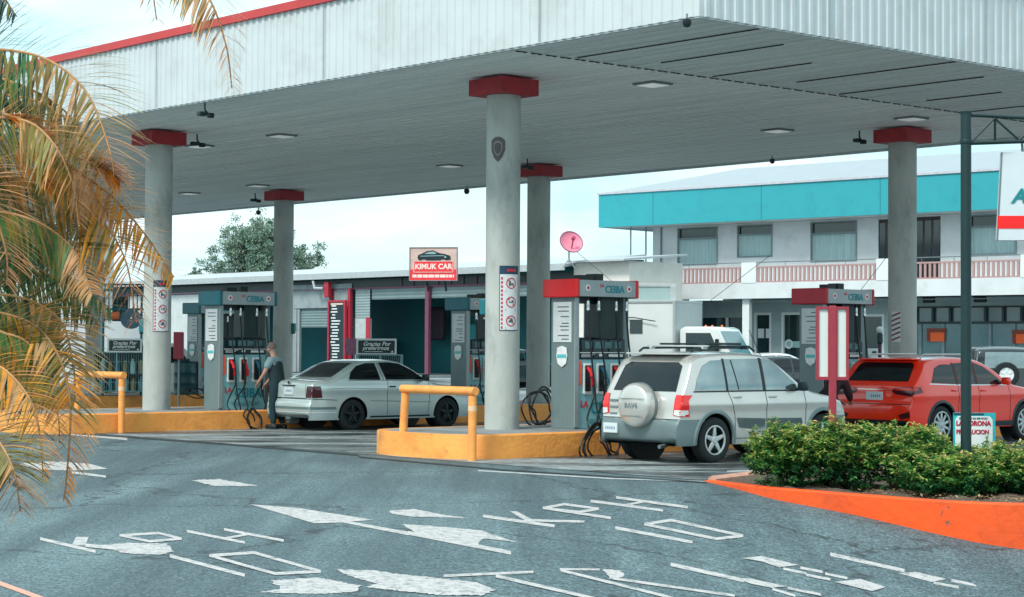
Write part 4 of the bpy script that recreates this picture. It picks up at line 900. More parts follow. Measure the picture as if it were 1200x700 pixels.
# ---- background vehicles
def simple_car(kind, loc, rz, label, col, z=0, dark=None, name='parked_car'):
    if kind == 'hatch': pr, w, belt, roof, wb = [(-.6,.28),(-.68,.45),(-.68,.7),(-.64,.95),(-.4,1.36),(-.2,1.46),(.4,1.49),(1.1,1.46),(1.9,1.02),(2.1,.97),(2.8,.82),(3.05,.66),(3.08,.45),(3.0,.28)], .84, .98, 1.49, 2.45
    elif kind == 'sedan': pr, w, belt, roof, wb = prof, .86, .98, 1.45, 2.5
    else: pr, w, belt, roof, wb = [(-.66,.36),(-.74,.42),(-.74,.66),(-.72,1.06),(-.66,1.62),(-.56,1.74),(-.1,1.79),(1.0,1.79),(1.35,1.70),(1.75,1.16),(1.95,1.10),(2.8,1.04),(3.0,.9),(3.05,.5),(2.95,.36)], .87, 1.12, 1.79, 2.4
    c = Car(pr, w, belt, roof, wb, .34 if kind == 'jeep' else .31, .40 if kind == 'jeep' else .36, zb=.26, tumble=.12 if kind == 'jeep' else .17, loc=loc, rz=rz, label=label, name=name, cat='car', paintm=col, group='cars parked beyond the pumps')
    c.wheels(alu, 5)
    b = belt
    if kind == 'jeep':
        c.decal([(-.55,b+.05),(.5,b+.05),(.5,1.66),(-.5,1.66)], 'R', 'side_window', glass, mirror=True); c.decal([(.58,b+.05),(1.5,b+.05),(1.2,1.62),(.58,1.66)], 'R', 'side_window', glass, mirror=True)
        c.decal([(-.58,b+.06),(.58,b+.06),(.54,1.62),(-.54,1.62)], 'rear', 'rear_window', mat('hazy_window', S(120,142,146), .1, var=.1, coat=.5), .008)
        M = Matrix.Translation((-.72,0,1.0)) @ Matrix.Rotation(-math.pi/2,4,'Y')
        m = MB(); m.lathe([(.2,.0),(.33,.0),(.35,.03),(.35,.15),(.32,.19),(.2,.19)], 32, M, closed=True); sw = m.build('spare_wheel', tyre_m, c.t, smooth=True)
        m = MB(); m.lathe([(.2,.16),(.2,.175),(.08,.15),(.07,.17),(.001,.17)], 28, M)
        for k in range(6): m.prism([(.06,-.03),(.2,-.03),(.2,.03),(.06,.03)], .03, M @ Matrix.Rotation(k*math.pi/3,4,'Z') @ Matrix.Translation((0,0,.15)))
        m.build('rim', white, sw, smooth=True)
        for sg in (1,-1): c.decal([(sg*.84,.8),(sg*.84,1.0),(sg*.74,1.0),(sg*.74,.8)], 'rear', 'tail_lamp', taild, .01)
    else:
        z1 = roof-.10
        c.decal([(-.05,b+.04),(.72,b+.04),(.72,z1),(.2,z1-.02)], 'R', 'side_window', glass, mirror=True, maxd=.1); c.decal([(.80,b+.04),(1.72,b+.04),(1.25,z1-.02),(.80,z1)], 'R', 'side_window', glass, mirror=True, maxd=.1)
        c.decal([(-.56,b+.1),(.56,b+.1),(.5,z1),(-.5,z1)], 'rear', 'rear_window', glass, .008, maxd=.1)
        for sg in (1,-1): c.decal([(sg*.80,.72),(sg*.80,.90),(sg*.62,.90),(sg*.62,.72)], 'rear', 'tail_lamp', taill, .01, maxd=.08)
    c.decal([(-.6,b+.08),(.6,b+.08),(.5,roof-.12),(-.5,roof-.12)], 'front', 'windscreen', glass, .006, maxd=.1)
    c.decal([(wb+.3,.66),(wb+.5,.62),(wb+.45,.76),(wb+.3,.8)], 'R', 'headlamp', lampw, .01, mirror=True, maxd=.06)
    c.seam([(.76,b),(.78,.6),(.76,.3)], 'R', .012, True); c.mirror_pair(1.6, b+.02, darkplastic); return c
pj = aty(1174, 425, 54); simple_car('jeep', (pj.x, 54, 0), R(84), 'dark green boxy off-roader with a white rimmed spare wheel at the right edge', carpaint('dark_green_paint_metal', S(10,30,34), .1), name='off_road_car')
pj = aty(925, 440, 55); simple_car('hatch', (pj.x-1.0, 55, .0), R(30), 'dark hatchback parked before the glass shopfront', carpaint('black_paint', S(26,40,44), .2))
pj = aty(925, 430, 64); simple_car('sedan', (pj.x-1.4, 64, .1), R(10), 'white saloon parked close to the glass shopfront', carpaint('white_paint_gloss', S(216,222,222), 0.))
pj = aty(212, 420, 57); simple_car('jeep', (pj.x-1.4, 57, .0), R(20), 'white wagon beyond the left columns behind the drum', carpaint('white_paint_gloss2', S(222,228,228), 0.))
pj = aty(612, 420, 70); simple_car('hatch', (pj.x-1.0, 70, .15), R(50), 'dark hatchback in front of the workshop glimpsed between the middle columns', carpaint('dark_blue_paint', S(20,50,58), .2))
# ---- lorry with box and cab
def truck():
    p = aty(797, 420, 56); t = thing('box_lorry', 'white lorry with square box body and flat faced cab behind the gold off-roader', 'lorry', (p.x, 56, 0), R(-28)); t.scale = (1,1,1)
    wp = carpaint('lorry_white', S(226,232,230), 0., .4)
    m = MB(); m.box(-2.6, .25, -1.0, 1.0, .85, 3.02, .03); bx = m.build('cargo_box', wp, t)
    m = MB(); m.box(-2.63,.28,-1.03,1.03,2.98,3.06,.01); m.box(-2.63,-2.55,-1.03,1.03,.85,2.98,.01); m.box(.2,.27,-1.03,1.03,.9,2.98,.01); m.build('box_edging', alu, bx)
    m = MB(); m.box(-1.15,-.75,-1.02,-.99,2.1,2.5); m.build('box_window', bglass, bx)
    m = MB(); m.tube([(-1.3,-1.04,2.55),(-1.0,-1.1,2.56),(-.3,-1.12,2.45)], .015, 6); m.build('box_rail', darkplastic, bx)
    # cab: side profile extruded with bevel
    pr = [(.35,.55),(.35,2.22),(.5,2.30),(1.35,2.30),(1.5,2.24),(1.95,1.42),(2.05,1.3),(2.08,.75),(2.0,.55)]
    m = MB(); m.prism(pr, 1.76, Matrix.Translation((0,.88,0)) @ FRONT, .05); cb = m.build('cab', wp, t, smooth=True, angle=50)
    for sg in (-1,1):
        m = MB(); m.prism([(.55,1.45),(.55,2.12),(1.30,2.12),(1.62,1.45)], .012, Matrix.Translation((0,sg*.884+(.006),0)) @ FRONT); m.build('side_window', bglass, cb)
        m = MB(); m.box(1.5,1.6,sg*1.0-.05,sg*1.0+.05,1.5,1.95,.02); m.tube([(1.55,sg*.86,1.6),(1.55,sg*1.0,1.6)], .015, 6); m.build('wing_mirror', black, t)
    # windscreen on sloped face
    d = Vector((.45,0,-.82)).normalized(); n = Vector((.82,0,.45)).normalized()
    P0 = Vector((1.54,0,2.17))+n*.012
    m = MB(); L2 = .78
    for e in (0,):
        a_, b_ = P0, P0+d*L2
        m.face([(a_.x,-.70,a_.z),(a_.x,.70,a_.z),(b_.x,.78,b_.z),(b_.x,-.78,b_.z)])
    m.build('windscreen', mat('lorry_windscreen', S(96,122,126), .08, var=.12, scale=2, coat=.5), cb)
    m = MB(); m.box(2.06,2.11,-.6,.6,.95,1.2,.01); m.build('grille', black, t)
    for y in (-.7,.7): m = MB(); m.box(2.06,2.12,y-.12,y+.12,.8,.95,.02); m.build('headlight', lampw, t)
    m = MB(); m.box(2.0,2.2,-.9,.9,.45,.68,.03); m.build('bumper', steel, t)
    m = MB(); m.box(-2.6,2.0,-.45,-.3,.55,.85); m.box(-2.6,2.0,.3,.45,.55,.85); m.build('chassis', black, t)
    for x in (-1.7,1.25):
        for y in (-.95,.7):
            m = MB(); M = Matrix.Translation((x,y+.25,.4)) @ Matrix.Rotation(math.pi/2,4,'X'); m.lathe([(.2,0),(.38,0),(.4,.03),(.4,.22),(.38,.25),(.2,.25)], 28, M, closed=True); w = m.build('wheel', tyre_m, t, smooth=True)
            m = MB(); m.lathe([(.001,.02),(.21,.02),(.21,.2),(.1,.24),(.001,.24)], 20, M); m.build('rim', white, w)
    for x in (.8,1.0,1.3): m = MB(); m.lathe([(.04,2.30),(.035,2.34),(.001,2.36)], 10, Matrix.Translation((x,0,0))); m.build('marker_lamp', lampo, t)
    return t
truck()
def trailer():
    p = aty(748, 420, 56); t = thing('cargo_trailer', 'tall pale grey box trailer with a riveted post behind the red topped pump', 'trailer', (p.x, 56, 0), R(-4))
    pm = mat('trailer_grey_green', S(158,182,180), .45, var=.05, scale=1.5, stain=S(150,168,168), stain_amt=.4)
    m = MB(); m.box(-.6,1.05,0,3.2,.6,3.5,.02); b = m.build('box', pm, t)
    m = MB(); m.box(.92,1.1,-.04,.1,.6,3.5,.01); m.box(-.62,1.08,-.03,.05,3.46,3.55,.01); m.build('corner_post', alu, b)
    for x, z in ((.75,2.0),(.78,2.6),(-.2,2.2)): m = MB(); m.box(x-.03,x+.03,-.03,-.005,z-.05,z+.05); m.build('marker', redpaint, b)
    m = MB(); m.box(-.5,1.0,.1,3,.45,.6); m.build('chassis', black, t)
    for x in (-.45,.75): m = MB(); m.lathe([(.18,0),(.4,0),(.4,.22),(.18,.22)], 24, Matrix.Translation((x+.1,1.6,.4)) @ Matrix.Rotation(math.pi/2,4,'Y'), closed=True); m.build('wheel', tyre_m, t)
trailer()
# ------------------------------------------------------------------ workshop row (along A)
WB = 34.3; GZ = .35; EZ = 4.85
def wA(px): # a-coordinate on the workshop front line seen at pixel column px
    r = ray(px, 430); q = r.x/r.y; P = C0+B*WB; return (q*P.y-P.x)/(A.x-q*A.y)
cor_wall = mat('corrugated_wall_sheet', S(150,164,166), .55, var=.1, scale=2, stain=S(110,122,124), stain_amt=.5)
shutter = mat('roller_shutter', S(118,140,142), .5, var=.08, scale=1.5)
roofm = mat('pale_roof_sheet', S(184,192,196), .5, var=.04, scale=.7)
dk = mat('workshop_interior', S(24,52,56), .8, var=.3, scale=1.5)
dkteal = mat('workshop_teal_wall', S(14,104,112), .7, var=.15, scale=.6)
purple = mat('plum_post_paint', S(116,64,88), .5, var=.12); redpost = mat('red_post_paint', S(172,40,62), .5, var=.1)
# local frame: x = distance along -A from px... use x = -(a) so that +x runs to the right in view; y = B (away)
ws = thing('workshop_row', 'long low row of open workshop bays under a pale roof behind the station', 'building', AB(0, WB, 0), TH-math.pi/2)
# with rz = TH-90deg: local x -> (sinTH, -cosTH) = -A ; local y -> B
X = lambda px: -wA(px)
xl, xr = X(60), X(737)
m = MB(); zt = EZ+.05
def sl(x0, x1, y0, y1, z0, z1, th):   # sloped slab rising away
    m.face([(x0,y0,z0),(x1,y0,z0),(x1,y1,z1),(x0,y1,z1)]); m.face([(x0,y0,z0-th),(x0,y1,z1-th),(x1,y1,z1-th),(x1,y0,z0-th)])
    m.face([(x0,y0,z0-th),(x1,y0,z0-th),(x1,y0,z0),(x0,y0,z0)]); m.face([(x0,y0,z0-th),(x0,y0,z0),(x0,y1,z1),(x0,y1,z1-th)]); m.face([(x1,y0,z0-th),(x1,y1,z1-th),(x1,y1,z1),(x1,y0,z0)]); m.face([(x0,y1,z1-th),(x1,y1,z1-th),(x1,y1,z1),(x0,y1,z1)])
sl(xl, xr-3.2, -.6, 4.2, EZ+.28, EZ+.85, .12); sl(xr-3.19, xr+.2, -.5, 3.2, EZ+.40, EZ+.72, .08); m.build('roof', roofm, ws)
m = MB(); m.box(xl, xr-3.2, -.66, -.60, EZ+.02, EZ+.30); m.build('eave_gutter', mat('gutter_grey', S(176,184,186), .5), ws)
m = MB(); m.box(xl, xr-3.2, 3.9, 4.05, 0, EZ+.6); m.box(xl, xl+.1, .02, 3.9, 0, EZ+.3); m.build('back_wall', dkteal, ws)
m = MB(); m.box(xr-3.3, xr, .0, .12, 0, EZ+.33); m.box(xr-.1, xr, .12, 3.1, 0, EZ+.33); m.build('end_wall', mat('cream_wall', S(226,222,214), .8, var=.04, stain=S(196,194,188), stain_amt=.4), ws)
m = MB(); m.box(xl, xr-3.3, -.02, .1, EZ-.42, EZ-.02); m.build('lintel', darkplastic, ws)
m = MB(); m.box(xl, xr-3.3, -.08, -.025, EZ-.5, EZ-.42); m.build('plum_beam', purple, ws)
m = MB()
for i in range(int((X(650)-X(470))/.9)): xx = X(470)+i*.9; m.box(xx, xx+.06, -.06, -.03, EZ-.42, EZ-.03)
m.build('grille_bar', purple, ws)
def corr_panel(x0, x1, z0, z1, y, name, mm, pitch=.16, dep=.03):
    m = MB(); n = max(2, int((x1-x0)/pitch)); pv = None
    for i in range(n*2+1):
        x = x0+(x1-x0)*i/(n*2); yy = y-(dep if i % 2 else 0); c = (m.bm.verts.new((x,yy,z0)), m.bm.verts.new((x,yy,z1)))
        if pv: m.bm.faces.new([pv[0], c[0], c[1], pv[1]])
        pv = c
    return m.build(name, mm, ws)
def hcorr(x0, x1, z0, z1, y, name, mm, pitch=.13, dep=.02):
    m = MB(); n = max(2, int((z1-z0)/pitch)); pv = None
    for i in range(n*2+1):
        z = z0+(z1-z0)*i/(n*2); yy = y-(dep if i % 2 else 0); c = (m.bm.verts.new((x0,yy,z)), m.bm.verts.new((x1,yy,z)))
        if pv: m.bm.faces.new([pv[0], c[0], c[1], pv[1]])
        pv = c
    return m.build(name, mm, ws)
corr_panel(X(150), X(234), GZ, EZ-.4, -.03, 'wall_sheet', mat('white_corrugated', S(206,214,214), .5, var=.05, stain=S(170,178,178), stain_amt=.5), .3)
corr_panel(X(345), X(413), EZ-1.35, EZ-.2, -.06, 'valance_sheet', cor_wall)
hcorr(X(352), X(392), EZ-2.3, EZ-1.35, .05, 'roller_shutter', shutter)
hcorr(X(417), X(434), GZ, EZ-.45, -.04, 'roller_shutter', mat('shutter_pale', S(140,160,162), .5, var=.06))
hcorr(X(436), X(640), EZ-1.0, EZ-.5, -.03, 'roller_shutter', shutter)
m = MB(); m.box(X(340), X(348), -.05, .1, GZ, EZ-.2); m.box(X(348.5), X(351), -.03, .1, GZ, EZ-1.2); m.build('wall_pier', cor_wall, ws)
for px, w, mm in ((391,.16,redpost),(413,.2,redpost),(504.5,.26,purple),(604,.22,purple),(640,.2,purple)):
    m = MB(); m.box(X(px)-w/2, X(px)+w/2, -.25, -.09, GZ if px != 504.5 else GZ, EZ-.45, .01); m.build('post', mm, ws)
m = MB(); m.box(X(418), X(436), -.10, -.05, GZ+1.1, GZ+2.6); m.build('poster_panel', mat('poster_pale', S(180,190,190), .6), ws)
m = MB(); m.box(X(431), X(436), -.14, -.105, GZ+.9, GZ+2.65); m.build('red_cabinet', redpost, ws)
m = MB(); m.box(X(440), X(460), 3.0, 3.3, GZ+1.6, GZ+3.2, .2); m.build('hanging_cover', mat('deep_plum', S(52,40,56), .7), ws)  # cover in a dark, slightly mottled plum colour
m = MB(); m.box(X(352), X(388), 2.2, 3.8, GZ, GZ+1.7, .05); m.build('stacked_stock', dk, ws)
for k in range(5): m = MB(); m.box(X(354+7*k), X(356+7*k), 2.0, 2.1, GZ, GZ+2.7); m.build('shelf_upright', steel, ws)
m = MB(); m.box(X(352), X(389), 1.95, 2.1, GZ+2.2, GZ+2.26); m.build('shelf_beam', steel, ws)
m = MB(); m.box(X(463), X(502), 3.4, 3.85, GZ, GZ+2.35); m.build('inner_panel', mat('inner_teal_panel', S(24,146,154), .6, var=.05), ws)
m = MB(); m.tube([(X(378),-.6,EZ-.05),(X(380),-.6,EZ-.4),(X(388),-.5,EZ-.42)], .07, 8); m.build('drain_pipe', alu, ws, smooth=True)
m = MB(); m.box(X(388.5), X(393.5), -.5, -.3, EZ-.85, EZ-.1, .03); m.build('red_lamp_box', redpost, ws)
m = MB(); m.box(xl, xr, -3, 4.2, .0, GZ); m.build('floor_slab', mat('workshop_slab', S(150,156,156), .8, var=.1), ws)
# price board
t = thing('menu_board', 'tall dark price board with red frame standing at the workshop posts', 'sign board', AB(wA(402), WB-.35, GZ), TH-math.pi/2)
m = MB(); m.box(-.62,.62,-.04,.0,.55,3.45); m.build('board', darkplastic, t)
m = MB(); m.box(-.72,-.6,-.08,.04,0,3.5); m.box(.6,.72,-.08,.04,0,3.5); m.box(-.6,.6,-.08,.04,3.4,3.5); m.build('frame', redpost, t)
m = MB(); rd = random.Random(3)
for k in range(19): w = rd.uniform(.15,.45); x = -.5+rd.uniform(0,.15); m.box(x, x+w*1.6, -.05, -.041, 3.2-k*.145, 3.26-k*.145)
m.build('text_line', whitetxt, t)
m = MB(); m.box(-.5,.5,-.055,-.041,3.28,3.36); m.build('text_heading', mat('board_cream', S(226,200,190), .5), t)
# roof sign
t = thing('roof_sign', 'square advertising sign with a dark car above red lettering on the workshop roof', 'sign', tuple(aty(508, 309, 83)), TH-math.pi/2+R(38))
kx = 83/F_PX
m = MB(); m.box(-28.5*kx,28.5*kx,-.02,.06,-20*kx,19*kx); m.build('board', mat('sign_wood_tone', S(206,176,166), .6, var=.12, scale=1.2, stretch=(1,1,4)), t)
m = MB()
for x0,x1,z0,z1 in ((-29*kx,29*kx,18.5*kx,19.3*kx),(-29*kx,29*kx,-20.3*kx,-19.5*kx),(-29*kx,-28*kx,-19.5*kx,18.5*kx),(28*kx,29*kx,-19.5*kx,18.5*kx)): m.box(x0,x1,-.06,.08,z0,z1)
m.build('frame', mat('sign_frame_grey', S(150,140,144), .5), t)
sred = mat('sign_red', S(232,52,60), .5); spink = mat('sign_pale', S(246,214,206), .5)
m = MB(); m.box(-28*kx,28*kx,-.035,-.021,-19.4*kx,-7*kx); m.box(-23.5*kx,24*kx,-.05,-.036,-10.5*kx,3*kx); m.build('red_panel', sred, t)
m = MB()
for a_ in ((-23.5,24,2.4,3),(-23.5,24,-10.5,-9.9),(-23.5,-22.9,-9.9,2.4),(23.4,24,-9.9,2.4)): m.box(a_[0]*kx,a_[1]*kx,-.06,-.051,a_[2]*kx,a_[3]*kx)
m.build('panel_outline', spink, t)
text('KIMUK CAR', 8.4*kx, spink, t, (.3*kx,-.056,-3.8*kx), bold=.012); 
m = MB(); rd = random.Random(5)
x = -25*kx
while x < 24*kx: w = rd.uniform(2,7)*kx; m.box(x, min(x+w,25*kx), -.042, -.036, -16.5*kx, -13*kx); x += w+.8*kx
m.build('small_lettering', spink, t)
carp = [(-18,4.5),(-19,7),(-18,10),(-13,12),(-8,14.5),(0,15.5),(5,13),(8,12),(14,11),(20,9),(21,6),(20,4.5),(15,3.8),(13,5),(10,5),(8,3.6),(-8,3.6),(-10,5),(-13,5),(-15,3.8)]
m = MB(); m.prism([(x*kx,y*kx) for x, y in carp], .03, Matrix.Translation((0,-.021,0)) @ FRONT); m.build('car_picture', mat('sign_car_dark', S(18,40,46), .4), t)
m = MB(); m.prism([(x*kx,y*kx) for x,y in ((-11,11.2),(-6,13.2),(0,14),(4,12.2),(2,11))], .008, Matrix.Translation((0,-.055,0)) @ FRONT); m.prism([(x*kx,y*kx) for x,y in ((-16,9),(12,9.6),(14,8.8),(-15,8.2))], .008, Matrix.Translation((0,-.055,0)) @ FRONT)
m.prism([((14.5+1.4*math.cos(q))*kx,(7.6+1.2*math.sin(q))*kx) for q in [i*.785 for i in range(8)]], .008, Matrix.Translation((0,-.055,0)) @ FRONT); m.build('car_highlight', mat('sign_car_light', S(140,170,172), .4), t)
m = MB(); m.tube([(-.3,.06,-20*kx),(-.3,.3,-32*kx)], .05, 6); m.tube([(.5,.06,-20*kx),(.5,.3,-32*kx)], .05, 6); m.build('support', darkplastic, t)
# dish
p = aty(668, 286, 79); t = thing('satellite_dish', 'faded pink satellite dish on the workshop roof right of the middle columns', 'dish', tuple(p), R(20)); kx = 79/F_PX
m = MB(); M = Matrix.Rotation(R(62),4,'X'); rr = 14*kx
m.lathe([(.001,.0),(rr*.4,.02),(rr*.75,.075),(rr,.15),(rr*1.0,.17),(rr*.74,.095),(rr*.4,.04),(.001,.02)], 36, M); m.build('reflector', mat('dish_pink', S(232,136,158), .6, var=.06, scale=4), t, smooth=True, angle=50)
m = MB(); m.lathe([(rr*.97,.15),(rr*1.03,.15),(rr*1.03,.19),(rr*.97,.19)], 36, M, closed=True); m.build('rim', mat('dish_rim', S(150,86,110), .6), t)
m = MB(); m.tube([M @ Vector((0,-rr*.5,.07)), M @ Vector((0,0,.42))], .03, 6); m.tube([M @ Vector((0,0,.38)), M @ Vector((0,0,.5))], .08, 10); m.build('feed_arm', mat('dish_arm', S(170,60,90), .5), t)
m = MB(); m.tube([(0,.1,0),(0,.12,-24*kx)], .04, 8); m.tube([(0,.1,-18*kx),(.35,.2,-30*kx)], .025, 6); m.tube([(0,.1,-18*kx),(-.3,.3,-30*kx)], .025, 6); m.build('mast', alu, t)
# ------------------------------------------------------------------ teal fasciaed two storey building
TB = Vector((3.81, 85, .35)); TRZ = math.atan2(-.662, .749)
tealf = mat('fascia_turquoise', S(44,158,168), .55, var=.03, scale=.5, stain=S(38,142,154), stain_amt=.5)
tb = thing('balcony_building', 'two storey white building with turquoise roof band and pink railed balcony', 'building', tuple(TB), TRZ)
u = Vector((.749,-.662,0)); 
def TX(px, y=0.):   # local x on the plane at local depth y
    r = ray(px, 300); q = r.x/r.y; n = Vector((.662,.749,0)); P = TB+n*y
    return (q*P.y-P.x)/(u.x-q*u.y)
def TZ(px, py, y=0.):
    x = TX(px, y); n = Vector((.662,.749,0)); P = TB+n*y+u*x; r = ray(px, py); return CZ+r.z*P.y/r.y-TB.z
LN = 36
zf0, zf1 = TZ(720,266), TZ(720,227.5)
zs0, zs1 = TZ(950,349,.3), TZ(950,329.5,.3)
zr1 = TZ(960,306,.3); xs0 = TX(738,.3)
DP = 7.0; YW = 1.5; n_ = Vector((.662,.749,0))
m = MB(); m.box(0, LN, 0, .12, zf0, zf1); m.box(0,.12,.12,DP,zf0,zf1); m.box(LN-.12,LN,.12,DP,zf0,zf1); m.build('fascia_band', tealf, tb)
for i in range(6): m = MB(); m.box(3+i*5.6, 3.03+i*5.6, -.006, -.001, zf0+.01, zf1-.01); m.build('band_joint', mat('joint_teal', S(30,120,130), .6), tb)
m = MB(); m.box(.12, LN-.12, .12, DP, zf0+.02, zf0+.08); m.build('soffit', whitewall, tb)
m = MB(); m.box(-.05, LN+.05, -.06, .17, zf1+.002, zf1+.09); m.build('fascia_capping', mat('capping_grey', S(190,190,198), .5), tb)
m = MB(); xa, xb = TX(800,2), LN-.2
zA = zf1+.1
m.face([(.2,.2,zA),(LN-.2,.2,zA),(LN-.2,4.5,zA+1.15),(4.5,4.5,zA+1.15)]); m.face([(.2,.2,zA),(4.5,4.5,zA+1.15),(.2,8.5,zA)]); m.face([(LN-.2,.2,zA),(LN-.2,8.5,zA),(LN-.2,4.5,zA+1.15)]); m.face([(.2,8.5,zA),(4.5,4.5,zA+1.15),(LN-.2,4.5,zA+1.15),(LN-.2,8.5,zA)])
m.build('roof', mat('grey_roof_sheet', S(160,170,176), .55, var=.06, scale=2, stretch=(6,.3,1)), tb)
m = MB(); m.box(xs0, LN, .3, .45, zs0, zs1-.02); m.box(xs0, LN, .45, YW+.1, zs1-.3, zs1-.05); m.box(xs0, xs0+.15, .45, YW+3, zs0, zs1-.02); m.build('balcony_slab', whitewall, tb)
xw0 = TX(765,YW)
# upper wall as panels between openings
ops = [(TX(795,YW),TX(840,YW),TZ(817,309,YW),TZ(817,268,YW),'w'),(TX(865,YW),TX(904,YW),TZ(885,300,YW),TZ(885,265,YW),'w'),(TX(951,YW),TX(1003,YW),TZ(977,305,YW),TZ(977,261,YW),'w'),
 (TX(1029,YW),TX(1041,YW)+.6,zs1,TZ(1040,257,YW),'d'),(TX(1072,YW),TX(1102,YW),zs1,TZ(1088,254,YW),'d'),(TX(1137,YW),TX(1190,YW),TZ(1160,297,YW),TZ(1160,253,YW),'w'),(TX(1240,YW),TX(1290,YW),TZ(1160,297,YW),TZ(1160,253,YW),'w')]
m = MB(); cur = xw0
for x0, x1, z0, z1, k in ops:
    m.box(cur, x0, YW, YW+.2, zs1-.05, zf0+.01)
    if k == 'w': m.box(x0, x1, YW, YW+.2, zs1-.05, z0)
    m.box(x0, x1, YW, YW+.2, z1, zf0+.01); cur = x1
m.box(cur, LN, YW, YW+.2, zs1-.05, zf0+.01); m.box(xw0, xw0+.2, YW+.2, DP, zs1-.05, zf0+.01); m.box(LN-.2, LN, YW+.2, DP, 0, zf0+.01); m.box(xw0, LN, DP-.15, DP, 0, zf0+.01)
bmesh.ops.remove_doubles(m.bm, verts=m.bm.verts, dist=1e-4)
m.build('upper_wall', whitewall, tb)
curt = mat('curtain', S(176,204,206), .8, var=.12, scale=9, stretch=(1.5,1,.05)); wframe = mat('window_frame_grey', S(120,138,142), .5)
for x0, x1, z0, z1, k in ops:
    if k == 'w':
        m = MB(); 
        for e in ((x0,x1,z0-.06,z0),(x0,x1,z1,z1+.05),(x0-.05,x0,z0-.06,z1+.05),(x1,x1+.05,z0-.06,z1+.05),(x0,x1,z0+(z1-z0)*.70,z0+(z1-z0)*.74)): m.box(e[0],e[1],YW-.03,YW+.08,e[2],e[3])
        w = m.build('window', wframe, tb)
        m = MB(); m.box(x0,x1,YW+.10,YW+.12,z0+(z1-z0)*.72,z1); m.build('pane', bglass, w)
        m = MB(); pv = None; nn = 26
        for i in range(nn+1):
            x = x0+(x1-x0)*i/nn; c = (m.bm.verts.new((x,YW+.09+(.03 if i%2 else 0),z0)), m.bm.verts.new((x,YW+.09+(.03 if i%2 else 0),z0+(z1-z0)*.71)))
            if pv: m.bm.faces.new([pv[0],c[0],c[1],pv[1]])
            pv = c
        m.build('curtain', curt, w)
    else:
        m = MB(); m.box(x0,x1,YW+.06,YW+.12,z0,z1); d = m.build('balcony_door', mat('brown_door', S(58,40,46), .4, var=.2), tb)
        m = MB()
        for q in range(3): m.box(x0+(x1-x0)*q/3+.05, x0+(x1-x0)*(q+1)/3-.05, YW+.04, YW+.06, z0+.15, z1-.15)
        m.build('door_pane', bglass, d)
# balcony railing and piers
railp = mat('railing_pink_brown', S(176,142,140), .6, var=.08); metalr = mat('rail_metal', S(110,126,130), .5)
segs = [(TX(748,.35),TX(869,.35)),(TX(886,.35),TX(1027,.35)),(TX(1043,.35),TX(1196,.35)),(TX(1206,.35),LN-.3)]
zb0 = zs1-.02
for x0, x1 in segs:
    m = MB(); n = int((x1-x0)/.2)
    for i in range(n):
        x = x0+(x1-x0)*(i+.5)/n; m.box(x-.05, x+.05, .33, .40, zb0+.05, zr1-.22, .02)
    m.build('baluster_row', railp, tb)['kind'] = 'stuff'
    m = MB(); m.box(x0,x1,.32,.42,zb0,zb0+.06); m.box(x0,x1,.32,.42,zr1-.22,zr1-.15); m.build('handrail', railp, tb)
    m = MB(); m.tube([(x0,.37,zr1+.02),(x1,.37,zr1+.02)], .02, 6); k = int((x1-x0)/1.2)
    for i in range(k+1): x = x0+(x1-x0)*i/k; m.tube([(x,.37,zr1-.15),(x,.37,zr1+.02)], .012, 5)
    m.build('top_wire', metalr, tb)
for px0, px1, dz in ((869,886,.02),(1027,1043,.02),(1196,1206,.02),(738,748,-.12)): m = MB(); m.box(TX(px0,.3),TX(px1,.3),.28,.46,zs1-.03,zr1+dz); m.build('pier', white, tb)
m = MB()
for px in (739,748,757): m.tube([(TX(px,.37),.37+(px-739)*.06,zb0),(TX(px,.37),.37+(px-739)*.06,zf0)], .035, 6)
m.build('corner_post', metalr, tb)
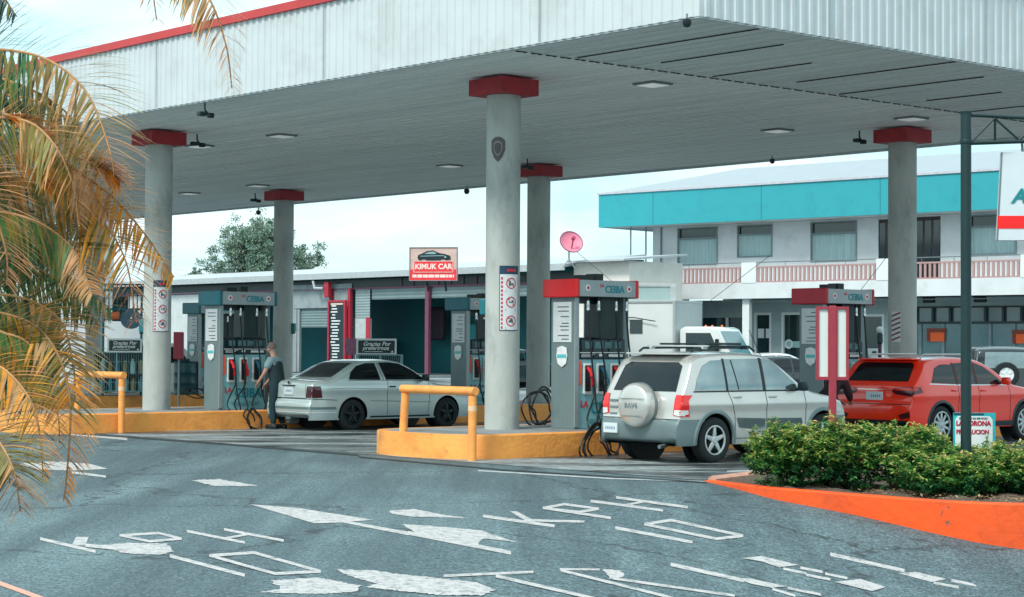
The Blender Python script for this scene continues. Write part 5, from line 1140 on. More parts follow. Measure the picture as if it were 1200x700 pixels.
# ground floor
YG = 2.3; zc = zs0
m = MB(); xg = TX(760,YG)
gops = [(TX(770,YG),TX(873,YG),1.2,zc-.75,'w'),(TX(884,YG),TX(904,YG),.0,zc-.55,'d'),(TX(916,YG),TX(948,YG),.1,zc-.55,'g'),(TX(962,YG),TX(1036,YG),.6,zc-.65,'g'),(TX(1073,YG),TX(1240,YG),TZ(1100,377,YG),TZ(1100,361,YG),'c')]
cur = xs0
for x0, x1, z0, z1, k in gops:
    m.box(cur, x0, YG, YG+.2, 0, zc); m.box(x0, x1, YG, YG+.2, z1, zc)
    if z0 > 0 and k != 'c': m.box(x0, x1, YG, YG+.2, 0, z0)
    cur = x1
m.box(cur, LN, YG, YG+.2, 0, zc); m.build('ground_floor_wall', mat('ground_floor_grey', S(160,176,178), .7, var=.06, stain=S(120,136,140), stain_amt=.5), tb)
for gi, (x0, x1, z0, z1, k) in enumerate(gops):
    if k == 'c':
        m = MB(); m.box(x0,x1,YG+.1,YG+.12,z0,z1); w = m.build('clerestory_glass', mat('clerestory_glass', S(70,104,110), .1, var=.3, scale=.6, ior=1.8), tb)
        m = MB(); nn = 8
        for i in range(nn+1):
            x = x0+(x1-x0)*i/nn; m.box(x-.05,x+.05,YG-.02,YG+.09,z0,z1)
        m.box(x0,x1,YG-.03,YG+.1,z0-.08,z0); m.box(x0,x1,YG-.03,YG+.1,z1,z1+.06); m.build('mullion', darkplastic, w)
        m = MB(); m.box(x0,x1,YG+.06,YG+.1,0,z0-.09); m.build('shop_glass', mat('shop_glass', S(84,118,124), .1, var=.25, scale=.5, ior=1.7, stain=S(30,90,98), stain_amt=.8, stain_scale=.5), tb)
        m = MB()
        for i in range(6):
            x = x0+(x1-x0)*i/6+.2; m.box(x-.06,x+.06,YG,YG+.06,0,z0-.09)
        m.build('shop_mullion', wframe, tb)
    else:
        m = MB(); m.box(x0,x1,YG+.1,YG+.12,z0,z1); w = m.build('shop_door' if k == 'd' else 'shop_window', mat('shop_door_dark', S(26,52,56), .15, var=.3) if k == 'd' else bglass, tb)
        m = MB()
        if k == 'w':
            for f_ in (0, .24, .5, .8, 1): xx = x0+(x1-x0)*f_; m.box(xx-.05,xx+.05,YG-.01,YG+.09,z0,z1)
        else: m.box(x0,x0+.1,YG-.01,YG+.09,z0,z1); m.box(x1-.1,x1,YG-.01,YG+.09,z0,z1); m.box(x0+.1,x1-.1,YG-.01,YG+.09,z1-.1,z1)
        m.build('frame', white, w)
        if k == 'd':
            m = MB(); m.box(x0+.15,x0+.45,YG+.06,YG+.09,1.75,2.15); m.box(x0+.55,x0+.85,YG+.06,YG+.09,1.75,2.15); m.build('door_notice', white, w)
        if gi == 2:
            m = MB(); m.box(x0+.1,x1-.1,YG+.06,YG+.09,1.35,1.62); m.build('window_lettering_band', mat('band_pale', S(150,186,188), .5), w)
            m = MB(); m.lathe([(.12,0),(.2,0),(.2,.02),(.12,.02)], 16, Matrix.Translation(((x0*.75+x1*.25),YG+.05,1.5)) @ Matrix.Rotation(math.pi/2,4,'X'), closed=True); m.build('window_ring', white, w)
for px0, px1, py in ((1087,1107,392),(1187,1206,394)):
    x0, x1 = TX(px0,YG), TX(px1,YG); z = TZ(px0,py,YG); t = None
    m = MB(); m.box(x0,x1,YG-.06,YG-.0,z-.28,z+.24); o = m.build('shop_sign', mat('sign_orange', S(255,96,30), .4, var=.1), tb)
    m = MB(); m.box(x0,x1,YG-.08,YG-.061,z+.08,z+.24); m.box(x0,x0+.14,YG-.08,YG-.061,z-.28,z+.08); m.build('sign_header', mat('sign_brown', S(130,50,30), .5), o)
m = MB(); m.box(TX(870,.5),TX(878,.5),.5,.7,0,zc); m.build('ground_post', white, tb)
for px in (1090,1150): m = MB(); x = TX(px,1.2); m.box(x-.25,x+.25,1.0,1.2,zc-.25,zc-.02,.05); m.build('ceiling_speaker', black, tb)
m = MB(); m.box(xs0,LN,.6,.64,zc-.14,zc-.1); m.build('ceiling_conduit', metalr, tb)
# ------------------------------------------------------------------ left white building behind the palm
p = aty(112, 300, 66); lb = thing('white_building', 'white walled building with a wide dark window behind the palm', 'building', (p.x*76/66, 76, -.27), R(6)); lb.scale = (1.15,1.15,1.15)
m = MB(); m.box(-14, -4.6, 0, .25, 3.1, 6.9); m.box(-1.15, 0, 0, .25, 0, 6.9); m.box(-4.6, -1.15, 0, .25, 3.1, 4.35); m.box(-4.6, -1.15, 0, .25, 5.75, 6.9); m.box(-14,-13.8,.25,6,0,6.9); m.box(-.2,0,.25,6,0,6.9); m.box(-14,0,6,6.2,0,6.9); m.box(-14,0,-.02,6.2,6.9,7.05); m.build('wall', whitewall, lb)
m = MB(); m.box(-4.6,-1.15,.1,.14,4.35,5.75); w = m.build('window', bglass, lb)
m = MB(); m.box(-4.62,-1.13,-.04,.09,4.28,4.35); m.box(-4.62,-1.13,-.04,.09,5.75,5.82); m.box(-1.15,-1.08,-.04,.09,4.28,5.82); m.box(-3.0,-2.94,.0,.1,4.35,5.75); m.build('frame', wframe, w)
m = MB(); m.box(-14,-1.2,.1,.2,0,3.1); m.build('shopfront', mat('shopfront_dark', S(22,58,62), .2, var=.4, scale=.9), lb)
m = MB(); m.box(-6,-1.3,-.1,.05,2.4,3.05); m.build('shop_board', mat('board_olive', S(64,66,44), .6, var=.2), lb)
for k in range(3): m = MB(); m.box(-5.5,-1.6,.02,.08,1.0+k*.45,1.04+k*.45); m.build('shelf', alu, lb)
m = MB(); rd = random.Random(8)
for k in range(3):
    for i in range(22): x = -5.4+i*.17; m.box(x,x+.1,-.02,.07,1.04+k*.45,1.04+k*.45+rd.uniform(.2,.32))
m.build('bottle_row', mat('bottle_blue', S(90,170,185), .3, var=.3, scale=5), lb)['kind'] = 'stuff'
# yard wall with iron grille between columns
p = aty(150, 400, 72); t = thing('grille_fence', 'pale yard wall topped with a dark iron grille behind the palm leaves', 'fence', (p.x, 72, 0), R(4))
m = MB(); m.box(-2.5,1.0,0,.2,0,2.55); m.build('wall', whitewall, t)
m = MB()
for k in range(22): m.box(-2.4+k*.15,-2.36+k*.15,.05,.09,2.55,3.9)
m.box(-2.4,.95,.04,.1,3.9,3.96); m.box(-2.4,.95,.04,.1,2.6,2.66); m.build('grille', black, t)
# ------------------------------------------------------------------ bottle cages, drum, hose reel
wire = mat('cage_wire', S(130,166,168), .4, metal=.3); bottles = mat('bottle_glass', S(60,140,148), .2, var=.4, scale=7)
def cage(loc, rz, label, wdt=1.3):
    t = thing('bottle_cage', label, 'cage', loc, rz, 'bottle cages with thank you signs'); m = MB(); h = 1.12; d = .55
    m.box(0,wdt,.04,d,.10,.13); m.box(0,wdt,.05,d-.02,.55,.57); m.box(.01,wdt-.01,d-.03,d,.13,h); m.build('back_panel', darkgreen, t)
    m = MB()
    for x in (0,wdt/2,wdt): 
        for y in ((0,) if x == wdt/2 else (0,d)): m.tube([(x,y,0 if x != wdt/2 else .1),(x,y,h)], .022, 6)
    for z in (.12,h): m.tube([(0,0,z),(wdt,0,z),(wdt,d,z),(0,d,z),(0,0,z)], .02, 6)
    m.build('frame', wire, t)
    m = MB(); n = 22
    for i in range(1,n): x = wdt*i/n; m.tube([(x,0,.12),(x,0,h)], .005, 4, cap=False)
    for z in (.35,.62,.88): m.tube([(0,0,z),(wdt,0,z)], .006, 4)
    m.build('wire_mesh', wire, t)
    rd = random.Random(4)
    for z in (.13,.57):
        for i in range(7):
            m = MB(); x = .1+i*(wdt-.2)/6; r = .065; hh = rd.uniform(.30,.40); m.lathe([(r,0),(r,hh*.7),(.03,hh*.88),(.03,hh)], 10, Matrix.Translation((x,.2+rd.uniform(-.03,.08),z))); m.build('bottle', (bottles, mat('bottle_pale', S(170,214,214), .3, var=.2), mat('bottle_ochre', S(150,140,90), .3, var=.2))[rd.randrange(3)], t, smooth=True)
    return t
def thanks(loc, rz, label, s=1.):
    t = thing('thank_you_sign', label, 'sign', loc, rz, 'thank you signs on the bottle cages')
    w, h = .88*s, .36*s
    m = MB(); m.box(-w/2,w/2,0,.03,0,h,.004); m.build('frame', white, t); m = MB(); m.box(-w/2+.045,w/2-.045,-.004,-.001,.045,h-.045); m.build('panel', mat('sign_black_teal', S(8,42,46), .4), t)
    text('Gracias Por', .125*s, whitetxt, t, (0,-.008,h*.67), shear=.3, bold=.002); text('preferirnos', .125*s, whitetxt, t, (-.02,-.008,h*.42), shear=.3, bold=.002)
    m = MB(); m.prism([(-.03,0),(.03,0),(0,.05)], .003, Matrix.Translation((w/2-.1,-.005,.06)) @ FRONT); m.box(-w*.3,w*.15,-.007,-.005,.075,.085); m.build('arrow_mark', whitetxt, t)
    return t
Yc = 49.5; pl = aty(105, 470, Yc); pr_ = aty(167, 470, Yc); cz = aty(105, 472, Yc).z
cage((pl.x, Yc, .38), R(3), 'wire cage of bottles on the farthest island by the left barrier', pr_.x-pl.x)
ps = aty(146, 415.5, Yc-.05); thanks((ps.x, Yc-.06, 1.50), R(3), 'dark thank you sign on top of the left bottle cage', 1.0)
m = MB(); 
pc = at_px(420, 11.7, .38); cage(tuple(pc), R(8), 'wire cage of bottles hidden behind the roof of the silver saloon', 1.0)
pq = at_px(441, 11.5, 1.50); thanks(tuple(pq), R(8), 'dark thank you sign in a white frame above the silver saloon', 1.05)
# pinkish side panel
pk = at_px(410, 12.0, 1.50); o = MB(); o.box(-.12,.16,0,.02,0,.38); tag(o.build('leaflet_panel', mat('leaflet_pink', S(160,100,130), .5, var=.3, scale=12), loc=pk, rotz=R(8)), 'small purple leaflet panel left of the thank you sign above the saloon', 'panel')
pr2 = aty(143, 400, 50); t = thing('hose_reel', 'teal framed air hose reel with orange hose above the left bottle cage', 'hose reel', (pr2.x, 50.3, .38), 0); k = 50/F_PX
m = MB(); z0, z1 = (416-402)*k+1.1, 1.75+62*k-.38
for x in (-25*k, 20*k): m.tube([(x,0,0),(x,0,z1)], .035, 6)
m.tube([(-25*k,0,z1),(20*k,0,z1)], .035, 6); m.tube([(-25*k,0,z1-.5),(32*k,0,z1-.5)], .03, 6); m.build('frame', teal, t)
m = MB(); M = Matrix.Translation((8*k,-.05,z1-.75)) @ Matrix.Rotation(math.pi/2,4,'X'); m.lathe([(.05,-.1),(.26,-.1),(.26,.1),(.05,.1)], 24, M, closed=True); m.build('reel', mat('reel_blue', S(70,110,130), .5), t, smooth=True)
m = MB(); m.tube([(-.1,-.2,z1-.66),(-.42,-.2,z1-.68)], .1, 10); m.build('orange_hose', mat('hose_orange', S(236,120,70), .5), t, smooth=True)
pd = aty(217, 465, 51.4); t = thing('steel_drum', 'dark green steel drum on the farthest island beside the left column', 'drum', (pd.x, 51.4, .38), 0)
m = MB(); m.lathe([(.30,0),(.31,.02),(.30,.04),(.30,.28),(.31,.30),(.30,.32),(.30,.56),(.31,.58),(.30,.60),(.30,.84),(.315,.86),(.30,.88),(.28,.86)], 28); m.build('barrel', mat('drum_green', S(10,72,76), .4, var=.15, stain=S(20,50,52), stain_amt=.5), t, smooth=True, angle=30)
m = MB(); m.box(-.1,.1,-.1,.1,.86,.95,.02); m.build('lid_grip', black, t)
pe = aty(209, 408, 45); t = thing('extinguisher_box', 'dark red extinguisher cabinet seen at the right edge of the left column', 'cabinet', (pe.x, 45, .0), 0); k = 45/F_PX
m = MB(); m.box(-6*k,5*k,0,.2,1.75-19*k,1.75+13*k,.02); m.build('cabinet', mat('cabinet_maroon', S(142,24,50), .4), t); m = MB(); m.tube([(0,.1,.0),(0,.1,1.4)], .03, 6); m.build('post', steel, t)
# barber striped item and notice near right pump
pb = aty(1031, 392, 44); t = thing('bollard_post', 'purple post with black and white striped ball top beside the right column', 'post', (pb.x, 44, 0), 0); k = 44/F_PX
m = MB(); m.tube([(0,0,0),(0,0,1.75+3*k)], .04, 8); m.build('stem', mat('plum_dark', S(84,38,70), .5), t)
m = MB(); m.lathe([(.001,1.75+16*k),(.06,1.75+17*k),(.08,1.75+20*k),(.06,1.75+23*k),(.001,1.75+24*k)], 16); m.build('ball', white, t, smooth=True)
m = MB(); m.lathe([(.04,1.75+3*k),(.07,1.75+5*k),(.07,1.75+15*k),(.04,1.75+16*k)], 16); m.build('bulb', darkplastic, t, smooth=True)
pw = aty(1024, 411, 45); t = thing('notice_box', 'white notice box with a dark square between the right pump and the right column', 'box', (pw.x, 45, 0), 0); k = 45/F_PX
m = MB(); m.box(-7*k,7*k,0,.15,1.75-14*k,1.75-2*k,.01); m.build('case', white, t); m = MB(); m.box(-2*k,3*k,-.01,-.001,1.75-9*k,1.75-5*k); m.build('window', black, t); m = MB(); m.tube([(0,.08,0),(0,.08,1.4)], .03, 6); m.build('post', steel, t)
# ------------------------------------------------------------------ tall red framed board on its pole
t = thing('price_board', 'blank white folding board in pinkish red frames on a pole behind the hedge', 'sign board', (aty(975.5,500,26.6).x, 26.6, -.2), 0); k = 26.6/F_PX; H = lambda py: CZ+(403-py)*k+.2
pinkred = mat('frame_pink_red', S(158,52,66), .5, var=.08)
m = MB(); m.box(-.048,.048,-.05,.045,0,H(355),.01); m.build('pole', pinkred, t)
for x0, x1, rz in ((-19.5*k,-2.6*k,.0),(2.6*k,18.5*k,.0)):
    m = MB(); w = .035
    for e in ((x0,x1,H(356)-w,H(356)),(x0,x1,H(442),H(442)+w*1.3),(x0,x0+w,H(442)+w*1.3,H(356)-w),(x1-w,x1,H(442)+w*1.3,H(356)-w)): m.box(e[0],e[1],-.04,.03,e[2],e[3])
    f = m.build('panel_frame', pinkred, t); m = MB(); m.box(x0+w,x1-w,-.01,.01,H(442)+w*1.3,H(356)-w); m.build('panel', mat('board_white', S(216,226,222), .5, var=.02), f)
# ------------------------------------------------------------------ sign post with truss and hanging sign
k = 22.5/F_PX; px0 = aty(1132, 300, 22.5).x
t = thing('sign_post', 'dark green steel post with a truss arm rising from the hedge', 'post', (px0, 22.5, -.4), 0); H = lambda py: CZ+(402-py)*k+.4
m = MB(); m.tube([(0,0,0),(0,0,H(126))], .062, 20); m.build('pole', darkgreen, t, smooth=True)
m = MB(); m.lathe([(.07,H(163)),(.075,H(160)),(.07,H(158))], 16); m.build('collar', darkgreen, t, smooth=True)
m = MB(); m.lathe([(.066,H(128)),(.07,H(125)),(.001,H(124))], 16); m.build('pole_cap', darkgreen, t, smooth=True)
xe = 1.35; m = MB()
m.tube([(.05,0,H(129)),(xe,0,H(135))], .022, 8); m.tube([(.05,0,H(162)),(xe,0,H(157))], .026, 8)
m.build('truss_chord', darkgreen, t)
m = MB(); pts = [(.07,0,H(160)),(.34,0,H(132)),(.34,0,H(160)),(.34,0,H(133)),(.62,0,H(158)),(.9,0,H(134)),(.9,0,H(157))]
for i in range(len(pts)-1): m.tube(pts[i:i+2], .014, 6)
m.build('truss_web', darkgreen, t)
t = thing('hanging_sign', 'white hanging sign with teal lettering and a red stripe at the right edge', 'sign', (aty(1168,225,22.6).x, 22.6, CZ), R(-6)); Hs = lambda py: (402-py)*k
m = MB(); Wd = 1.15; z0, z1 = Hs(276), Hs(172)
P4 = [(0.0-.01,z0),(Wd,z0),(Wd,z1+.02),(.045,z1)]
m.prism(P4, .07, Matrix.Translation((0,.035,0)) @ FRONT, .004); m.build('board', mat('sign_white', S(206,216,220), .45, var=.03), t)
m = MB()
def sx(z): return -.01+.055*(z-z0)/(z1-z0)
m.prism([(sx(Hs(262)),Hs(262)),(Wd-.01,Hs(262)),(Wd-.01,Hs(247)),(sx(Hs(247)),Hs(247))], .006, Matrix.Translation((0,-.036,0)) @ FRONT); m.build('red_stripe', mat('stripe_red', S(246,22,20), .4, var=.03), t)
m = MB(); m.prism([(sx(z0)-.0,z0),(sx(z0)+.02,z0),(sx(z1)+.02,z1),(sx(z1)+.0,z1)], .004, Matrix.Translation((0,-.036,0)) @ FRONT); m.build('edge_line', steel, t)
text('Au', .23, mat('sign_letter_teal', S(0,128,134), .4), t, (.17,-.042,Hs(224.5)), align='LEFT', shear=.25, bold=.008)
m = MB(); m.tube([(.30,0,z1),(.29,0,Hs(159))], .016, 6); m.tube([(.95,0,z1),(.95,0,Hs(158))], .016, 6); m.build('hanger', steel, t)
# ------------------------------------------------------------------ caution board in the hedge
k = 23.4/F_PX; pcb = aty(1117.5, 500, 23.4); t = thing('caution_board', 'white caution board with red and navy lettering behind the green post', 'sign', (pcb.x, 23.4, CZ), R(0)); Hc = lambda py: (402.5-py)*k
w = 49*k; m = MB(); m.box(0,w,0,.03,Hc(532),Hc(479)); m.build('board', mat('board_teal_edge', S(40,176,184), .5), t)
m = MB(); m.prism([(.02,Hc(532)),(w-.035,Hc(532)),(w-.035,Hc(487)),(w-.07,Hc(483)),(.05,Hc(483)),(.02,Hc(487))], .003, Matrix.Translation((0,-.001,0)) @ FRONT); m.build('panel', white, t)
m = MB(); m.box(0,w*.72,-.004,-.001,Hc(481.8),Hc(479.5)); m.build('heading_bar', navy, t)
text('ESTACION DE SERVICIO', .032, inkg, t, (w*.47,-.008,Hc(485.6)), bold=.001)
text('LA CORONA', .080, mat('caution_crimson', S(176,30,70), .5), t, (w*.47,-.008,Hc(491.5)), bold=.004, sx=.9); text('PRECAUCION', .074, MATS['caution_crimson'], t, (w*.45,-.008,Hc(501.5)), bold=.003, sx=.86)
m = MB(); m.box(.05,.08,.03,.06,-2.2,Hc(480)); m.box(w-.08,w-.05,.03,.06,-2.2,Hc(480)); m.build('leg', steel, t)
# ------------------------------------------------------------------ overhead wires
for i, pts in enumerate(((aty(640,372,60),aty(700,345,64),aty(747,318,70)), (aty(1060,352,70),aty(1150,355,60),aty(1260,330,55)))):
    pass
# ------------------------------------------------------------------ planter
soilm = mat('planter_soil', S(92,78,66), .95, var=.3, scale=14, bump=.8, bscale=30)
kp = [(2.50,24.95,.012),(2.72,23.9,.05),(3.06,22.62,.09),(3.45,22.0,.10),(3.87,21.52,.10),(4.35,20.98,.10),(4.8,20.6,.10),(5.2,20.42,.10),(5.8,20.36,.10),(7.0,20.5,.10),(9.0,21.2,.10),(12,22.6,.1)]
kc = catmull(kp, 6)
def planter():
    t = thing('planter_kerb', 'bright orange painted kerb wall curving round the hedge bed', 'kerb', (0,0,0), 0)
    m = MB(); pv = None; inner = []
    for i, p in enumerate(kc):
        d = (kc[min(i+1,len(kc)-1)]-kc[max(i-1,0)]); d.z = 0; d.normalize(); n = Vector((-d.y, d.x, 0)); n = n if n.x > 0 or n.y > .5 else n
        q = p+n*.16; inner.append(q); zr = road_z(p.x, p.y)-.3
        c = [m.bm.verts.new(v) for v in ((p.x-n.x*.012,p.y-n.y*.012,zr),(p.x,p.y,p.z-.015),(p.x+n.x*.015,p.y+n.y*.015,p.z),(q.x,q.y,p.z),(q.x,q.y,-.2))]
        if pv:
            for k in range(4): m.bm.faces.new([pv[k],pv[k+1],c[k+1],c[k]])
        pv = c
    m.build('kerb_wall', orange, t, smooth=True, angle=40)
    m = MB(); m.tube([p+Vector((0,0,0)) for p in [Vector((2.6,25.0,.0)),Vector((3.4,25.7,.04)),Vector((6,26.9,.04)),Vector((9,28.6,.02)),Vector((13,31,0))]], .07, 6); m.build('back_kerb', mat('back_kerb_paint', S(196,150,130), .7, var=.15), t)
    m = MB(); back = [Vector((2.62,25.0,0)),Vector((3.4,25.7,0)),Vector((6,26.9,0)),Vector((9,28.6,0)),Vector((13,31,0))]
    nb = len(inner)
    def bk(f): 
        x = f*(len(back)-1); i = min(int(x), len(back)-2); return back[i].lerp(back[i+1], x-i)
    rows = []
    for i, q in enumerate(inner):
        b = bk(i/(nb-1)); rows.append([m.bm.verts.new((q.x+(b.x-q.x)*j/6, q.y+(b.y-q.y)*j/6, q.z-.035+.03*math.sin(i*.9+j*1.7)*(0<j<6))) for j in range(7)])
    for i in range(nb-1):
        for j in range(6): m.bm.faces.new([rows[i][j],rows[i+1][j],rows[i+1][j+1],rows[i][j+1]])
    tag(m.build('planting_soil', soilm, smooth=True), kind='structure')
planter()
# ------------------------------------------------------------------ leaves
def leafmat(name, c, tr=.35, rough=.5, var=.25, scale=9):
    m = mat(name, c, rough, var=var, scale=scale); nt = m.node_tree; N = nt.nodes; L = nt.links; p = N['Principled BSDF']; out = N['Material Output']
    src = p.inputs['Base Color'].links[0].from_socket; t = N.new('ShaderNodeBsdfTranslucent'); L.new(src, t.inputs[0]); x = N.new('ShaderNodeMixShader'); x.inputs[0].default_value = tr
    L.new(p.outputs[0], x.inputs[1]); L.new(t.outputs[0], x.inputs[2]); L.new(x.outputs[0], out.inputs[0]); return m
lf = [leafmat('leaf_yellow_green', S(176,190,96)), leafmat('leaf_fresh_green', S(84,146,62)), leafmat('leaf_deep_green', S(36,98,60)), leafmat('leaf_tip_tan', S(214,176,124))]
twig = mat('twig_bark', S(70,58,48), .9, var=.2)
class Leaves:
    def __init__(s): s.v = []; s.f = []; s.m = []
    def leaf(s, p, d, up, L_, w, mi):
        d = d.normalized(); sd = d.cross(up); sd = sd.normalized() if sd.length > 1e-4 else d.orthogonal().normalized(); nn = sd.cross(d)
        k = len(s.v); s.v += [p, p+d*L_*.45+sd*w*.5+nn*w*.15, p+d*L_-nn*w*.2, p+d*L_*.45-sd*w*.5+nn*w*.15]; s.f.append((k,k+1,k+2,k+3)); s.m.append(mi)
    def build(s, name, mats, parent=None):
        me = bpy.data.meshes.new(name); me.from_pydata([tuple(v) for v in s.v], [], s.f)
        for x in mats: me.materials.append(x)
        me.polygons.foreach_set('material_index', s.m); me.update()
        o = bpy.data.objects.new(name, me); COL.objects.link(o)
        if parent: o.parent = parent
        return o
def rdir(rd):
    while True:
        v = Vector((rd.uniform(-1,1), rd.uniform(-1,1), rd.uniform(-1,1)))
        if .1 < v.length < 1: return v.normalized()
def shrub(x, y, rx, ry, h, label, seed, n=470, dens=30):
    rd = random.Random(seed); t = thing('shrub', label, 'shrub', (x,y,.06), 0, 'shrubs in the orange kerbed bed'); lv = Leaves(); st = MB()
    lobes = [(Vector((rd.uniform(-.55,.55)*rx, rd.uniform(-.5,.5)*ry, h*rd.uniform(.26,.66))), rd.uniform(.45,.72)) for _ in range(11)]
    for k in range(n):
        c, s = rd.choice(lobes); d = rdir(rd)
        if d.z < -.35 and rd.random() < .6: d.z = -d.z*.3
        q = Vector((d.x*rx*s, d.y*ry*s, d.z*h*.42*s/.55))+c; q.z = max(.02, min(h*1.04, q.z))
        out = (q-Vector((0,0,h*.35))).normalized(); q += out*(rd.uniform(.02,.14) if rd.random() < .16 else 0)
        ax = (out+rdir(rd)*.55+Vector((0,0,.45))).normalized(); ln = rd.uniform(.08,.17)
        top = q.z/h
        for j in range(dens):
            f = rd.random(); pp = q+ax*ln*(f-.3)+rdir(rd)*.035*(1.2-f); dd = (ax*.8+rdir(rd)*1.0+Vector((0,0,-.1))).normalized()
            tip = f > .62
            r = rd.random()
            if tip and top > .45: mi = 0 if r < .52 else (3 if r < (.70 if top > .82 else .56) else 1)
            elif top > .35: mi = 1 if r < .45 else (2 if r < .93 else 0)
            else: mi = 2 if r < .8 else 1
            lv.leaf(pp, Vector((dd.x,dd.y,dd.z*.35)), (Vector((0,0,1))+rdir(rd)*.55).normalized(), rd.uniform(.035,.078), rd.uniform(.017,.034), mi)
    for k in range(16):
        c, s = rd.choice(lobes); b = Vector((rd.uniform(-.25,.25)*rx, rd.uniform(-.25,.25)*ry, 0)); e = c+rdir(rd)*.1
        st.tube(catmull([b, b.lerp(e,.5)+Vector((0,0,.06)), e], 3), .009, 5, r1=.004)
    st.build('stem', twig, t); lv.build('foliage', lf, t)
shr = [(3.46,23.55,.48,.55,.66,'leftmost shrub of the bed nearest the gold off-roader'),
 (3.98,23.2,.55,.6,.70,'tall yellow tipped shrub just right of the red framed board pole'),
 (4.62,22.95,.55,.6,.64,'rounded shrub in front of the red crossover tail'),
 (5.02,22.1,.5,.5,.42,'low bright green shrub at the foot of the green post'),
 (5.50,22.75,.5,.6,.44,'shrub covering the foot of the caution board'),
 (6.05,22.4,.6,.65,.50,'shrub at the right edge before the red crossover front wheel'),
 (6.8,22.7,.6,.6,.54,'last shrub running out of the picture at the right')]
for i, (x, y, rx, ry, h, l) in enumerate(shr): shrub(x, y, rx, ry, h, l, 20+i)
# dry litter and little weeds at the kerb foot
lt = Leaves(); rd = random.Random(2)
for k in range(700):
    u_ = rd.random(); q = kc[int(rd.uniform(.25,.8)*len(kc))]; lt.leaf(Vector((q.x+.25+rd.random()*1.2, q.y+.15+rd.random()*.9, .085)), Vector((rd.uniform(-1,1),rd.uniform(-1,1),.1)), Vector((0,0,1)), .06, .022, 0)
tag(lt.build('leaf_litter', [mat('dry_leaf', S(176,148,112), .8, var=.3)]), kind='stuff')
wd = Leaves()
for (px, py, n) in ((985,592,160),(1180,641,60),(975,589,80)):
    for k in range(n):
        q = onroad(px+rd.gauss(0,9), py+rd.uniform(0,3)); wd.leaf(q+Vector((0,0,rd.random()*.04)), Vector((rd.uniform(-1,1),rd.uniform(-1,1),rd.uniform(.3,1.2))), Vector((0,0,1)), .06, .014, 0)
tag(wd.build('kerb_weeds', [leafmat('weed_green', S(70,104,66))]), kind='stuff')
# ------------------------------------------------------------------ background tree
def big_tree(px, d, wpx, top_py, label, seed, base_py=330, nb=7, leaves=9000):
    rd = random.Random(seed); k = d/F_PX; p = aty(px, 400, d); t = thing('broadleaf_tree', label, 'tree', (p.x, d, .3), 0); H = (403-top_py)*k+1.4; Wd = wpx*k/2
    m = MB(); lv = Leaves(); base = Vector((0,0,H*.30)); zb = H*.42
    m.tube([(0,0,0),(.1,0,H*.16),(0,0,H*.31)], .30, 10, r1=.24)
    for i in range(nb):
        a = 2*math.pi*(i+.5)/nb; e = rd.choice((.25,.5,.8)); L0 = Vector((math.cos(a)*Wd*e*.6, math.sin(a)*Wd*e*.5, H*rd.uniform(.5,.62))); m.tube(catmull([base, base.lerp(L0,.5)+Vector((0,0,.3)), L0],4), .13, 6, r1=.06)
        for q_ in range(max(3, leaves//2600)):
            th = a+rd.uniform(-.5,.5); ph = rd.uniform(.0,1.25); rr = rd.uniform(.72,1.0)
            T = Vector((math.cos(th)*Wd*math.sin(ph)*rr*.98, math.sin(th)*Wd*.8*math.sin(ph)*rr, zb+(H-zb)*math.cos(ph)*rr*rd.uniform(.9,1.02))); M_ = L0.lerp(T,.5)+rdir(rd)*.3
            m.tube(catmull([L0, M_, T],4), .05, 4, cap=False, r1=.015)
            for w_ in range(5):
                E_ = M_.lerp(T, rd.uniform(.2,1.05))+rdir(rd)*Wd*.16; m.tube([M_.lerp(T,.3), E_], .018, 4, cap=False, r1=.008)
                c = rd.uniform(.22,.48)*Wd/4; sh = rd.random()
                for j in range(max(10, leaves//(nb*max(3, leaves//2600)*5))):
                    o = rdir(rd)*c*rd.random()**.6; o.z *= .7; r = rd.random(); lv.leaf(E_+o, rdir(rd), rdir(rd), rd.uniform(.10,.2), rd.uniform(.06,.1), 0 if r < .3+.3*sh else (1 if r < .8 else 2))
    m.build('trunk', mat('tree_bark', S(82,88,80), .9), t); lv.build('crown', [leafmat('tree_leaf_light', S(158,178,154)), leafmat('tree_leaf', S(118,150,134)), leafmat('tree_leaf_dark', S(80,114,106))], t)  # leaf colours paled towards blue-grey: distance haze is mixed into them
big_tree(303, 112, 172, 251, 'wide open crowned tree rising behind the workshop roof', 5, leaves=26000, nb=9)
big_tree(228, 118, 34, 303, 'small dark bushy tree left of the wide tree behind the roof', 9, nb=5, leaves=2500)
